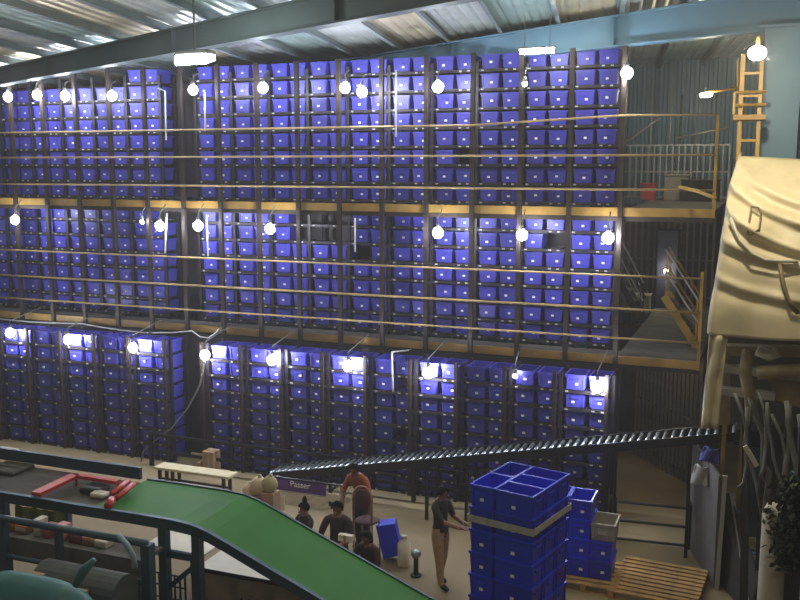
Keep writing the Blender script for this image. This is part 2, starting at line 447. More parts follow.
for i, (px, py) in enumerate(((608, 238), (522, 235), (438, 233), (270, 229), (198, 226), (160, 226), (15, 220))):
    led(px, py, 'round white lamp hung below the upper walkway, %s from the rack aisle end' % ORD[i], 'lamps below the upper walkway')
for i, (px, py) in enumerate(((597, 387), (428, 373), (348, 366), (272, 360), (205, 355), (133, 348), (68, 340), (10, 333))):
    led(px, py, 'round white lamp hung below the lower walkway, %s from the rack aisle end' % ORD[i], 'lamps below the lower walkway', y=17.75, back=1.18)
for px, py, y, lb in ((525, 84, 18.7, 'small white bulb on a rack post below the teal rafter'), (515, 376, 17.85, 'small white bulb on a post of the ground floor rack'), (142, 222, 18.7, 'small white bulb beside a lamp below the upper walkway')):
    led(px, py, lb, None, y=y, r=.05, m=M_BULBS)
# white conduits beside the gap
def conduit(pts, label, r=.02):
    tag(MB().tube(pts, r, 6).build('conduit', M_CABLE, smooth=True), label, 'pipe')
conduit([onY(158, 88, 18.85), onY(165, 91, 18.85), onY(166, 140, 18.85)], 'white bent conduit beside the rack gap under the roof')
conduit([onY(205, 92, 18.85), onY(205, 131, 18.85)], 'straight white conduit under the roof beside the rack gap')
conduit([onY(167, 213, 18.85), onY(165, 253, 18.85)], 'white conduit below the upper walkway left of the rack gap')
conduit([onY(207, 216, 18.85), onY(208, 256, 18.85)], 'white conduit below the upper walkway right of the rack gap')
conduit([onY(396, 70, 18.83), onY(396, 137, 18.83)], 'pale conduit on a post of the upper walkway')
conduit([onY(355, 218, 18.83), onY(355, 252, 18.83)], 'pale conduit hanging below the upper walkway before the empty shelf')
conduit([Vector((onY(392, 350, 17.85).x, 18.95, 2.95)), onY(392, 352, 17.85), onY(393, 392, 17.85)], 'pale conduit hanging below the lower walkway')
cab = [onY(x, y, 18.78) for x, y in ((-10, 318), (30, 322), (84, 324), (100, 327), (118, 330), (145, 333), (170, 333), (192, 331), (200, 337), (208, 338), (214, 334), (219, 329))]
tag(MB().tube(cab, .018, 6).build('cable', M_CABLE, smooth=True), 'white cable slung along the lower walkway edge', 'cable')
cab = [onY(x, y, 17.62) for x, y in ((205, 362), (200, 385), (188, 408), (172, 428), (152, 443), (143, 452), (141, 462))]
tag(MB().tube(cab, .018, 6).build('cable', M_HOSE, smooth=True), 'grey cable drooping from the lower walkway beside the gap', 'cable')

# ------------------------------------------------------------------ roof lamps and added hall fill lamps
p = onY(195, 59, 13.6)
t = thing('floodlight', 'large bright floodlight under the grey-green rafter', 'lamp', p)
MB().box(p.x-.32, p.x+.32, p.y-.12, p.y+.16, p.z+.06, p.z+.14).build('housing', M_LAMP, t, bevel=.02)
MB().prism([(p.x-.30, p.y-.16, p.z-.06), (p.x-.30, p.y-.12, p.z-.10), (p.x-.30, p.y+.14, p.z-.02), (p.x-.30, p.y+.14, p.z+.058), (p.x-.30, p.y-.12, p.z+.058)], (.60, 0, 0)).build('lens', M_FLOOD, t)
MB().tube([(p.x, p.y, p.z+.14), (p.x, p.y, roofz(p.x, p.y)+.02)], .02, 6).build('bracket', M_LAMP, t)
p = onY(537, 51, 18.4)
t = thing('tube_light', 'slim white tube light under the teal rafter', 'lamp', p)
MB().tube([p+Vector((-.33, 0, 0)), p+Vector((.33, 0, .0))], .05, 8).build('tube', M_FLOOD, t, smooth=True)
MB().box(p.x-.38, p.x+.38, p.y-.05, p.y+.05, p.z+.05, p.z+.08).build('housing', M_LAMP, t)
for sx in (-.25, .25): MB().tube([(p.x+sx, p.y, p.z+.08), (p.x+sx, p.y, roofz(p.x, p.y)+.02)], .008, 5).build('hanger', M_LAMP, t)
p = onY(706, 95, 24)
t = thing('flood_lamp', 'warm lamp on an ochre arm before the blue wall', 'lamp', p)
MB().ball(p, (.15, .08, .06), 10, 7).build('lens', M_FARL, t, True)
MB().tube([p+Vector((0, .05, .06)), onY(738, 88, 24.2), onY(738, 60, 24.2)], .04, 6).build('arm', M_YEL, t)
for i, (x, y) in enumerate(((-9, 9.0), (-1.5, 8.5), (-9, 2.5), (-1.5, 2.0), (-16, 8.0))):  # unseen lamps added as fill for the hall and foreground
    z = roofz(x, y)-.75
    t = thing('fill_lamp', 'domed fill lamp added out of view above the hall floor', 'lamp', (x, y, z), 'added fill lamps over the hall')
    MB().tube([(x, y, z+.25), (x, y, z+.18), (x, y, z+.02)], [.08, .12, .30], 16, cap=False).build('shade', M_LAMP, t, True)
    MB().ball((x, y, z), (.27, .27, .03), 16, 6).build('lens', M_FILL, t, True)
    MB().tube([(x, y, z+.25), (x, y, roofz(x, y)+.0)], .015, 6).build('hanger', M_LAMP, t)

# ================================================================== RIGHT-HAND AISLE BEHIND THE RACKS
def ladder(a, b, y, w, label, m=M_YEL, nt=8, rails=True):
    "steep open stair from a (top) to b (foot) in the plane Y=y, w metres deep"
    a = Vector(a); b = Vector(b)
    t = thing('staircase', label, 'stairs', b)
    for dy in (0, w):
        off = Vector((0, dy, 0))
        MB().bar(a+off, b+off, .04, .16).build('stringer', m, t)
        if rails:
            for h in (.55, 1.0):
                MB().tube([a+off+Vector((0, 0, h)), b+off+Vector((0, 0, h))], .022, 6).build('handrail', M_PALE if dy == 0 else m, t)
            for q in (.05, .95):
                p = a.lerp(b, q)+off
                MB().tube([p, p+Vector((0, 0, 1.0))], .02, 6).build('baluster', m, t)
    for i in range(1, nt):
        p = a.lerp(b, i/nt)
        MB().box(p.x-.12, p.x+.12, y+.02, y+w-.02, p.z-.015, p.z+.015).build('tread', M_DECK, t)
    return t
ladder(onY(664, 296, 20.6), Vector((onY(697, 350, 20.6).x, 20.6, 3.12)), 20.6, .7, 'steep yellow staircase with pale handrails on the lower walkway')
ladder((-3.9, 23.5, 5.2), (-2.75, 23.5, 3.12), 23.5, .6, 'steep dark staircase behind the rack end on the lower walkway', M_BROWN)
def bar_fence(name, label, pts, z0, z1, step, m, r=.018, rails=(.1, .5, .95), cat='fence', pname='bar'):
    t = thing(name, label, cat, (pts[0][0], pts[0][1], z0))
    for (x0, y0), (x1, y1) in zip(pts[:-1], pts[1:]):
        L = math.hypot(x1-x0, y1-y0); n = max(2, int(L/step))
        bmesh_ = MB().box(-r, r, -r, r, 0, z1-z0).mesh(pname, m)
        for i in range(n+1):
            q = i/n
            obj(pname, bmesh_, t, (x0+(x1-x0)*q-pts[0][0], y0+(y1-y0)*q-pts[0][1], 0))
        for h in rails:
            MB().bar((x0, y0, z0+(z1-z0)*h), (x1, y1, z0+(z1-z0)*h), .03, .04).build('crossbar', m, t)
    return t
M_BACKDROP = mat('backdrop_brown', (.05, .038, .03), .8, var=.3)
M_CAGE = mat('cage_dark', (.14, .11, .085), .5, .3, var=.3)
M_PIPE = mat('pipe_pale', (.42, .43, .40), .4, .4)
bar_fence('cage_fence', 'dark barred cage fence on the floor under the lower walkway', [(-1.12, 20.6), (-2.7, 22.6)], 0, 2.93, .15, M_CAGE, .032)
bar_fence('cage_fence', 'dark barred cage standing at the back of the lower walkway', [(-4.6, 26.8), (-1.3, 26.8)], 3.12, 5.7, .17, M_CAGE, .03)
for (x0, x1, y, z0, z1, lb) in ((-4.7, -1.15, 27.1, 3.13, 5.9, 'dark brown screen added for darkness behind the cage on the lower walkway'), (-4.2, -.9, 24.5, 0, 2.9, 'dark brown screen added for darkness behind the cage under the lower walkway')):  # dark backdrops added in place of the darkness behind the cages
    t = thing('backdrop', lb, 'backdrop', (x0, y, z0))
    MB().box(x0, x1, y, y+.03, z0, z1).build('sheet', M_BACKDROP, t)
    for q in range(5): MB().box(x0+(x1-x0)*q/4-.03, x0+(x1-x0)*q/4+.03, y-.03, y, z0, z1).build('batten', M_BROWN, t)
bar_fence('pipe_fence', 'pale barred fence at the back of the upper walkway', [(-4.4, 26.6), (-1.0, 26.6)], 6.12, 7.55, .16, M_PIPE, .02, (.02, .5, 1))
for px, y0, y1, lb in ((653, 78, 190, 'pale pipe standing before the blue wall behind the rack end'), (673, 62, 190, 'pale pipe with a green valve before the blue wall'), (682, 95, 190, 'dark pipe before the blue wall'), (697, 118, 170, 'short pale pipe before the blue wall')):
    a = onY(px, y0, 27.2); r = .03
    tag(MB().tube([(a.x, 27.2, 6.1), (a.x, 27.2, a.z)], r, 8).build('riser_pipe', M_CAGE if 'dark' in lb else M_PIPE, smooth=True), lb, 'pipe')
# sloping braces before the blue wall
for (x0, y0, x1, y1, lb) in ((622, 145, 660, 118, 'thin pale brace rising before the blue wall'), (676, 138, 732, 127, 'pale inclined tube across the fence of the upper walkway')):
    tag(MB().tube([onY(x0, y0, 26.3), onY(x1, y1, 26.3)], .03, 6).build('brace_tube', M_PIPE, smooth=True), lb, 'pipe')
# goods at the back of the walkways
for px, py, y, z, s, m, lb in ((648, 181, 24.5, 6.12, (.34, .3, .4), M_RED, 'red bin on the upper walkway'),
                               (676, 184, 24.8, 6.12, (.6, .4, .62), M_GREYC, 'grey box on the upper walkway'),
                               (700, 186, 24.2, 6.12, (.9, .5, .5), M_PARTD, 'black crate on the upper walkway'),
                               (636, 288, 25.0, 3.12, (.7, .5, .45), M_GREYC, 'grey heap box on the lower walkway'),
                               (668, 240, 26.2, 3.12, (.55, .5, 2.1), mat('locker_navy', (.02, .025, .07), .6), 'tall dark blue locker at the back of the lower walkway')):
    p = onY(px, py, y); w, d, h = s
    t = thing('storage_box' if h < 1 else 'locker', lb, 'box' if h < 1 else 'locker', (p.x, y, z))
    MB().box(p.x-w/2, p.x+w/2, y, y+d, z, z+h).build('body', m, t, bevel=.02)
    MB().box(p.x-w/2-.02, p.x+w/2+.02, y-.02, y+d+.02, z+h, z+h+.04).build('lid', m, t, bevel=.01)
p = onY(666, 271, 26.0)
t = thing('indicator_lamp', 'small warm lamp on the cage of the lower walkway', 'lamp', p)
MB().ball(p, .05, 8, 6).build('globe', M_FARL, t, True)
MB().box(p.x-.05, p.x+.05, p.y+.05, p.y+.78, p.z-.02, p.z+.02).build('bracket', M_LAMP, t)

# yellow access tower beside the column
tx0, tx1 = onY(741, 100, 16.2).x, onY(760, 100, 16.2).x
t = thing('access_tower', 'yellow access tower with guard rails beside the steel column', 'tower', (tx0, 16.2, 0))
for x in (tx0, tx1):
    for y in (16.13, 16.55): MB().box(x-.03, x+.03, y-.03, y+.03, 0, 8.75).build('leg', M_YEL, t)
for z in (7.4, 7.75, 8.1, 8.45):
    MB().bar((tx0, 16.13, z), (tx1, 16.13, z), .03, .04).build('rung', M_YEL, t)
MB().box(onY(733, 130, 16.2).x, tx1+.1, 16.0, 16.62, 7.72, 7.80).build('platform', M_TOE, t)
for z in (7.95, 8.15): MB().tube([(onY(733, 130, 16.0).x, 16.0, z), (tx1+.1, 16.0, z)], .025, 6).build('rail', M_YEL, t)
MB().tube([(onY(733, 130, 16.0).x, 16.0, 7.8), (onY(733, 130, 16.0).x, 16.0, 8.15)], .025, 6).build('rail_post', M_YEL, t)
p = onY(757, 53, 13.0)
t = thing('spot_lamp', 'bright lamp on an arm above the cream tarpaulin', 'lamp', p)
MB().ball(p, (.11, .11, .09), 10, 8).build('globe', M_WARM, t, True)
MB().tube([p+Vector((0, .02, .09)), p+Vector((0, .1, .2)), (tx1, 16.12, 8.7)], .02, 6).build('arm', M_YEL, t)

# ================================================================== TARPAULIN-COVERED MACHINE
TC = Vector((-.62, 13.7, 0))
def interp(tab, z):
    for (z0, v0), (z1, v1) in zip(tab[:-1], tab[1:]):
        if z <= z1: return v0+(v1-v0)*max(0, min(1, (z-z0)/(z1-z0)))
    return tab[-1][1]
def tarp_pt(u, v):
    z_top = 7.22-.25*u
    z_bot = 4.78-.10*math.sin(u*PI*1.3)-.12*u
    z = z_top+(z_bot-z_top)*v
    zz = 7.22+(4.78-7.22)*v
    xl = interp([(4.7, -.70), (5.2, -.66), (6.2, -.57), (6.7, -.53), (7.3, -.44)], zz)
    yf = interp([(4.7, 13.55), (5.6, 13.75), (6.3, 13.95), (6.8, 14.35), (7.3, 15.1)], zz)
    L = 4.2; s = u*L
    if s < 1.2: x = xl+.12-.12*math.cos(min(1, (s)/1.2)*0)+0; x = xl; y = yf+1.25-s
    else:
        x = xl+(s-1.2); y = yf
    if 1.05 < s < 1.35:
        q = (s-1.05)/.3; x = xl+.12*q*q; y = yf+.12*(1-q)*(1-q)
    # swagged folds running down to the right
    c = max(0, s-1.2)
    fold = 0
    for k, (a, z0, dep) in enumerate(((.9, 7.05, .07), (.8, 6.75, .09), (.85, 6.42, .08), (.45, 5.98, .06), (.35, 5.45, .05))):
        zc = z0-.75*a*(1-math.exp(-c*1.5))-.06*c
        fold += dep*math.exp(-((z-zc)/.06)**2)-.6*dep*math.exp(-((z-zc+.13)/.08)**2)
    n1 = noise.noise(Vector((c*1.6, z*1.3, 3)))*.10+noise.noise(Vector((c*3, z*2.2, 9)))*.015
    y -= (fold+n1)*min(1, s/1.2)
    x -= n1*.5*(1 if s < 1.3 else 0)
    return (x, y, z)
tarp = thing('tarpaulin_cover', 'cream tarpaulin draped in swags over a tall machine', 'tarpaulin', (TC.x, TC.y, 4.8))
o = tarp_sheet = MB().grid(tarp_pt, 90, 60).build('sheet', M_TARP, tarp, True)
sm_ = o.modifiers.new('solid', 'SOLIDIFY'); sm_.thickness = .02
# ropes on the sheet
def rope(pts, name='rope', m=M_TARPLINE, r=.014):
    MB().tube(pts, r, 6).build(name, m, tarp_sheet, True)
def on_tarp(px, py, lift=.05):
    # nearest sample of the sheet in that direction
    best = None; d = ray(px, py).normalized()
    for i in range(28, 91, 1):
        for j in range(0, 61, 1):
            P = Vector(tarp_pt(i/90, j/60))-EYE
            e = (P.normalized()-d).length
            if best is None or e < best[0]: best = (e, P)
    return EYE+best[1]-d*lift
rope([on_tarp(x, y) for x, y in ((752, 207), (749, 220), (747, 233), (752, 235), (758, 228), (761, 214), (757, 207), (752, 207))])
rope([on_tarp(x, y) for x, y in ((779, 265), (783, 285), (790, 303), (798, 315))], r=.03)
# rope swag, pale
rope([on_tarp(x, y, .06) for x, y in ((729, 219), (741, 240), (752, 252), (764, 259), (780, 262), (799, 262))], 'cord', M_PALE, .022)
# flap hanging below the hem at the left
def flap(u, v):
    a = onY(709, 335, 13.6).lerp(onY(702, 428, 13.6), v); b = onY(728, 335, 13.6).lerp(onY(718, 428, 13.6), v)
    p = a.lerp(b, u); p.y += .04*math.sin(u*9+v*3)+.03*noise.noise(Vector((u*2, v*5, 0))); return p
o = MB().grid(flap, 10, 16).build('flap', M_TARP, tarp, True); sm_ = o.modifiers.new('solid', 'SOLIDIFY'); sm_.thickness = .02
# machine frame under the cover
mt = thing('packing_machine', 'ochre machine with beams and ducts below the cream tarpaulin', 'machine', (.4, 14.3, 0))
def beam(px0, py0, px1, py1, y, w, h, m=M_MACH, name='beam'):
    MB().bar(onY(px0, py0, y), onY(px1, py1, y), w, h, 0).build(name, m, mt)
beam(712, 349, 830, 352, 14.25, .25, .14); beam(716, 367, 830, 380, 14.2, .2, .10, M_PALE); beam(718, 390, 775, 396, 14.2, .2, .10, M_PALE)
beam(725, 352, 725, 424, 14.4, .14, .14); beam(748, 345, 743, 640, 14.5, .12, .10, M_PARTD, 'leg')
MB().tube([onY(748, 350, 14.1), onY(745, 373, 14.1), onY(750, 395, 14.1), onY(752, 420, 14.1)], .09, 10).build('duct', M_MACH, mt, True)
MB().tube([onY(757, 373, 14.0), onY(780, 371, 14.0), onY(830, 370, 14.0)], .10, 10).build('duct', M_MACH, mt, True)
MB().tube([onY(757, 350, 13.9), onY(770, 356, 13.9), onY(778, 352, 13.9)], .08, 10).build('duct', M_PALE, mt, True)
MB().prism([onY(766, 376, 14.3), onY(800, 376, 14.3), onY(800, 408, 14.3), onY(776, 400, 14.3)], (0, .4, 0)).build('hopper', M_MACH, mt)
MB().box(1.2, 3.6, 14.2, 15.6, .3, 7.0).build('cabinet', M_PART, mt, bevel=.03)
MB().box(-.5, 1.2, 15.2, 15.6, 3.0, 7.0).build('back_panel', M_PART, mt)
MB().box(.12, 1.2, 15.2, 15.3, 0, 3.0).build('lower_panel', M_PARTD, mt)
MB().box(.75, 1.2, 14.0, 14.3, 0, 4.2).build('pier', M_PALE, mt)
# hoses
for i in range(13):
    x0 = 738+i*5.5+rnd.uniform(-2, 2); y0 = rnd.uniform(392, 415); Y = 13.6+rnd.uniform(-.25, .25)
    pts = [onY(x0+rnd.uniform(-3, 3)+6*math.sin(i*1.7+k*.8)+k*1.5, y0+k*rnd.uniform(18, 24), Y+rnd.uniform(-.04, .04)) for k in range(6)]
    o = MB().tube(pts, rnd.choice((.022, .03, .04)), 7).build('hose', rnd.choice((M_HOSE, M_HOSE, M_PARTD)), mt, True)
MB().bar(onY(745, 446, 13.4), onY(757, 466, 13.4), .05, .06).build('strut', M_PALE, mt)
MB().bar(onY(783, 480, 13.3), onY(801, 512, 13.3), .06, .06).build('strut', M_HOSE, mt)
# pale pillar and plants at the right
pp = onZ(776, 640, 0)
mb = MB()
for k_, (a, b, y0, y1) in enumerate(((764, 787, 505, 660),)):
    c = onY(776, 505, 12.6); d0 = onY(776, 620, 12.6)
    mb.tube([(c.x, 12.6, 0), (c.x, 12.6, .9), (c.x-.01, 12.6, c.z-.1), (c.x, 12.6, c.z)], [.17, .165, .15, .11], 14)
tag(mb.build('wrapped_pillar', M_PALE, smooth=True), 'pale sheet-wrapped pillar beside the dark hanging foliage', 'pillar')
bush = thing('hanging_foliage', 'dark leafy foliage hanging beside the pale pillar', 'plant', onY(790, 560, 12.2))
core = onY(795, 520, 12.2)
MB().tube([core+Vector((0, 0, 1.2)), core+Vector((.02, 0, .3)), core+Vector((-.02, 0, -.55))], .03, 6).build('stem', M_BROWN, bush)
lf = MB()
for i in range(1700):
    a = rnd.gauss(0, .17); b = rnd.gauss(0, .14); c = rnd.uniform(-.6, .55)
    w = 1-.5*abs(c)
    p = core+Vector((a*w+.05, b*w, c)); d = Vector((rnd.uniform(-1, 1), rnd.uniform(-1, 1), rnd.uniform(-1, .3))).normalized()*rnd.uniform(.08, .15)
    s_ = d.cross(Vector((rnd.random(), rnd.random(), rnd.random()))).normalized()*.035
    lf.add([p, p+d*.5+s_, p+d, p+d*.5-s_], [(0, 1, 2, 3)])
tag(lf.build('leaves', M_LEAF, bush), kind='stuff')

# ------------------------------------------------------------------ partitions and barrier
def board(name, label, poly, thick, m, edge=None, cat='panel'):
    t = thing(name, label, cat, poly[0])
    MB().prism(poly, thick).build('sheet', m, t)
    if edge:
        for a, b in edge: MB().bar(a, b, .07, .05).build('edge_strip', M_PALE, t)
    return t
a = onZ(687, 545, 0); b = onZ(713, 588, 0)
board('partition_board', 'grey partition board beside the aisle', [a, b, b+Vector((0, 0, 1.95)), a+Vector((0, 0, 2.05))], (.04, .01, 0), M_PART, [(b+Vector((.06, 0, 0)), b+Vector((.10, 0.05, 1.95)))])
a = onZ(720, 585, 0); b = onZ(748, 615, 0)
board('leaning_board', 'black board leaning behind the grey partition', [a, b, b+Vector((.12, .3, .55)), a+Vector((.04, .35, 1.5)), a+Vector((-.12, .35, 1.45))], (.03, .0, .01), M_PARTD, [(b+Vector((.05, .0, 0)), a+Vector((.1, .35, 1.5)))])
t = thing('low_barrier', 'dark three-bar barrier across the concrete aisle', 'barrier', onZ(650, 545, 0))
bl = onZ(614, 541, 0); br = onZ(688, 549, 0)
for h in (.06, .42, .78):
    MB().tube([bl+Vector((0, 0, h)), br+Vector((0, 0, h))], .028, 8).build('crossbar', M_BLACK, t)
for q in (bl, br): MB().box(q.x-.03, q.x+.03, q.y-.03, q.y+.03, 0, .85).build('post', M_BLACK, t)
t = thing('table', 'black-legged ochre table behind the grey partition', 'table', onZ(735, 560, 0))
c = onZ(742, 545, 0)-Vector((0, 1.95, 0))
MB().box(c.x-.05, c.x+.6, c.y-.1, c.y+.45, .72, .76).build('tabletop', M_MACH, t)
for dx, dy in ((.0, -.05), (.55, -.05), (.0, .4), (.55, .4)): MB().box(c.x+dx-.03, c.x+dx+.03, c.y+dy-.03, c.y+dy+.03, 0, .72).build('leg', M_BLACK, t)
# bundle of clothes on the partition
q = onY(704, 462, 16.4)
t = thing('clothes_bundle', 'blue and white clothes hung over the grey partition', 'clothes', q)
def cloth(px, py, w, h, m, dy):
    p = onY(px, py, 16.3+dy)
    fn = lambda u, v: (p.x+(u-.5)*w*(1+.25*v), p.y+.05*math.sin(u*8+v*3)-.03*v, p.z-h*v+.02*math.sin(u*6))
    o = MB().grid(fn, 8, 8).build('cloth', m, t, True); s = o.modifiers.new('s', 'SOLIDIFY'); s.thickness = .03
cloth(711, 448, .26, .24, mat('cloth_blue', (.05, .06, .30), .8), 0)
cloth(701, 466, .22, .32, mat('cloth_white', (.45, .45, .45), .8), -.06)

# ================================================================== ROLLER CONVEYOR
t = thing('roller_conveyor', 'long black inclined gravity roller conveyor in front of the racks', 'conveyor', (-5, 16.75, 0))
A = onY(262, 477, 16.75); B = onY(744, 436, 16.75); WD = .62
dv = (B-A).normalized()
for dy in (0, WD):
    MB().bar(A+Vector((0, dy, 0)), B+Vector((0, dy, 0)), .035, .16).build('side_rail', M_BLACK, t)
L = (B-A).length; n = int(L/.15)
rm = MB().tube([(0, .02, 0), (0, WD-.02, 0)], .038, 8).mesh('roller', M_ROLL, True)
for i in range(1, n):
    p = A+dv*(i*.15)
    o = obj('roller', rm, t, p-Vector((-5, 16.75, 0))+Vector((0, 0, .03)))
for px in (330, 427, 467, 530, 608, 690):
    q = (px-262)/(744-262)
    # point on the conveyor at this pixel column
    X = onY(px, 460, 16.75).x; z = A.z+(X-A.x)/(B.x-A.x)*(B.z-A.z)
    for dy in (0, WD):
        MB().box(X-.03, X+.03, 16.75+dy-.03, 16.75+dy+.03, 0, z-.08).build('leg', M_BLACK, t)
    MB().box(X-.02, X+.02, 16.78, 16.75+WD-.03, z*.4, z*.4+.04).build('cross_tie', M_BLACK, t)
e = B+dv*.25
MB().box(B.x-.15, e.x+.1, 16.67, 16.75+WD+.08, B.z-.16, B.z+.14).build('end_housing', M_BLACK, t, bevel=.02)
# floor-level guide rail along the rack foot
t = thing('guard_rail', 'dark two-bar guard rail along the foot of the rack', 'rail', (-8, 17.6, 0))
for z in (.35, .75): MB().bar((-13.2, 17.6, z), (-2.6, 17.6, z), .05, .07).build('bar', M_BLACK, t)
for x in (-13.2, -11, -8.8, -6.6, -4.4, -2.6): MB().box(x-.04, x+.04, 17.56, 17.64, 0, .82).build('post', M_BLACK, t)

# ================================================================== GREEN BELT SLIDE AND BLUE FRAME
YN, YFAR, ZB = 10.18, 11.48, 2.18
prof = [(-8.72, ZB), (-8.0, ZB+.005), (-7.3, ZB), (-7.0, ZB-.02), (-6.75, ZB-.08), (-6.5, ZB-.17), (-6.2, ZB-.29), (-4.0, ZB-1.15), (-2.2, ZB-1.84)]
t = thing('belt_conveyor', 'glossy green belt conveyor sloping down between blue side guards', 'conveyor', (-7, 10.8, 0))
mb = MB()
for (x0, z0), (x1, z1) in zip(prof[:-1], prof[1:]):
    mb.add([(x0, YN, z0), (x1, YN, z1), (x1, YFAR, z1), (x0, YFAR, z0), (x0, YN, z0-.03), (x1, YN, z1-.03), (x1, YFAR, z1-.03), (x0, YFAR, z0-.03)],
           [(0, 1, 2, 3), (4, 7, 6, 5), (0, 4, 5, 1), (3, 2, 6, 7)])
MB.build(mb, 'belt', M_BELT, t, False)
def strip(y, w, lo_, hi_, x_from, name, m):
    P = [p for p in prof if p[0] >= x_from]
    if x_from < prof[0][0]: P = [(x_from, ZB)]+prof
    mb = MB()
    for (x0, z0), (x1, z1) in zip(P[:-1], P[1:]):
        mb.add([(x0, y, z0+lo_), (x1, y, z1+lo_), (x1, y, z1+hi_), (x0, y, z0+hi_), (x0, y+w, z0+lo_), (x1, y+w, z1+lo_), (x1, y+w, z1+hi_), (x0, y+w, z0+hi_)],
               [(0, 1, 2, 3), (7, 6, 5, 4), (0, 4, 5, 1), (3, 2, 6, 7), (0, 3, 7, 4), (1, 5, 6, 2)])
    return mb.build(name, m, t)
strip(YN-.06, .05, -.10, .06, -12.5, 'side_guard', M_FRAME)
strip(YN-.075, .015, .045, .06, -12.5, 'guard_lip', mat('frame_blue_lit', (.07, .17, .22), .4, .2))  # lighter blue paints the light along the guard's top edge
strip(YFAR+.005, .04, -.10, .02, -8.72, 'side_guard', M_FRAME)
MB().box(-12.5, -8.86, YFAR+.02, YFAR+.08, ZB-.02, ZB+.17).build('back_guard', M_FRAME, t)
MB().box(-12.5, -8.74, YN, YFAR, ZB-.10, ZB-.06).build('infeed_belt', M_DBELT, t)
# cleats and clutter line on the infeed
for px in (165, 198):
    X = onY(px, 560, YN).x
    MB().box(X-.06, X+.06, YN-.06, YN+.06, 0, ZB-.1).build('leg', M_FRAME, t)
for X in (-12.2, -10.3, -4.8, -2.6):
    z = ZB-.1 if X < -7 else ZB-1.15-.1+(-X-4)*.39
    for y in (YN, YFAR): MB().box(X-.05, X+.05, y-.05, y+.05, 0, max(.2, z)).build('leg', M_FRAME, t)
x1, x2 = onY(165, 560, YN).x, onY(198, 560, YN).x
MB().bar((x1, YN, 1.72), (x2, YN, 1.72), .06, .10).build('cross_beam', M_FRAME, t)
MB().bar((x1, YN, 1.18), (x2, YN, 1.65), .05, .07).build('brace', M_FRAME, t)
# red roller frame on the infeed
t = thing('red_roller_frame', 'red steel frame with red rollers at the head of the green belt', 'frame', onZ(90, 490, ZB))
zr = ZB+.1
MB().bar(onZ(36, 494, zr), onZ(76, 475, zr), .16, .05).build('side_bar', M_RED, t)
MB().bar(onZ(74, 475, zr), onZ(118, 482, zr), .10, .05).build('end_bar', M_RED, t)
MB().tube([onZ(112, 494, zr+.02), onZ(128, 481, zr+.02)], .04, 10).build('roller', M_RED, t, True)
MB().tube([onZ(117, 498, zr+.02), onZ(134, 484, zr+.02)], .04, 10).build('roller', M_RED, t, True)
MB().tube([onZ(108, 506, zr), onZ(112, 500, zr)], .06, 12).build('roller_end', M_RED, t, True)
for x, y in ((40, 492), (76, 476), (118, 483)):
    q = onZ(x, y, zr); MB().tube([(q.x, q.y, ZB-.06), (q.x, q.y, zr)], .02, 6).build('foot', M_RED, t)
M_DK = mat('infeed_dark', (.03, .03, .035), .5)
for (x, y, w, d, h, m, lb) in ((95, 492, .35, .3, .10, M_DK, 'black tray on the infeed belt inside the red frame'), (100, 497, .25, .18, .08, M_WHITE, 'crumpled white packet on the infeed belt'), (10, 470, .6, .5, .06, M_DBELT, 'flat brown sack on the infeed belt'), (6, 457, .4, .25, .14, M_WHITE, 'white bundle against the back guard of the infeed belt')):
    q = onZ(x, y, ZB-.06)
    tt = thing('packet', lb, 'packet', q)
    MB().box(q.x-w/2, q.x+w/2, q.y-d/2, q.y+d/2, ZB-.058, ZB-.058+h).build('wrap', m, tt, bevel=.03)
    MB().box(q.x-w/2+.03, q.x+w/2-.03, q.y-.02, q.y+.02, ZB-.058+h, ZB-.05+h).build('seam', m, tt)

# blue handrail in front
t = thing('blue_handrail', 'dark blue handrail with posts in front of the belt conveyor', 'railing', (-8, 9.3, 0))
zt_ = 2.25; xr_ = onY(148, 560, 9.3).x
MB().tube([(-11.2, 9.3, zt_), (xr_, 9.3, zt_)], .05, 10).build('top_rail', M_FRAME, t, True)
MB().tube([(-11.2, 9.3, 1.72), (xr_, 9.3, 1.72)], .035, 10).build('mid_rail', M_FRAME, t, True)
for px, w in ((5, .055), (60, .04), (148, .065)):
    X = onY(px, 560, 9.3).x
    MB().box(X-w, X+w, 9.3-w, 9.3+w, 0, zt_).build('post', M_FRAME, t)
# packages on a ledge behind the handrail
t = thing('packing_shelf', 'dark grey shelf behind the blue handrail', 'shelf', (-8.6, 9.75, 0))
MB().box(-11, -7.35, 9.5, 9.98, 1.86, 1.90).build('board', M_PART, t)
MB().box(-11, -7.35, 9.5, 9.53, 1.62, 1.86).build('apron', M_PART, t)
for x in (-10.8, -7.5): MB().box(x-.03, x+.03, 9.6, 9.9, 0, 1.86).build('leg', M_FRAME, t)
pk = [(12, .18, .16, (.42, .17, .04), 'orange'), (25, .22, .12, (.35, .16, .06), 'brown'), (41, .11, .25, (.62, .60, .50), 'pale white'), (50, .14, .18, (.48, .14, .13), 'red'),
      (63, .16, .22, (.60, .27, .26), 'pink'), (78, .22, .14, (.28, .08, .07), 'dark red'), (90, .16, .12, (.42, .22, .15), 'tan'), (103, .2, .10, (.62, .58, .50), 'white')]
for px, w, h, c, nm in pk:
    q = onY(px, 535, 9.7)
    tt = thing('package', '%s package on the shelf behind the blue handrail' % nm, 'package', (q.x, 9.7, 1.9))
    mm = mat('pack_'+nm, c, .6)
    MB().box(q.x-w/2, q.x+w/2, 9.62, 9.8, 1.902, 1.902+h).build('carton', mm, tt, bevel=.015)
    MB().box(q.x-w/2+.02, q.x+w/2-.02, 9.612, 9.62, 1.92+h*.2, 1.90+h*.8).build('print_panel', M_WHITE if px % 2 else mm, tt)
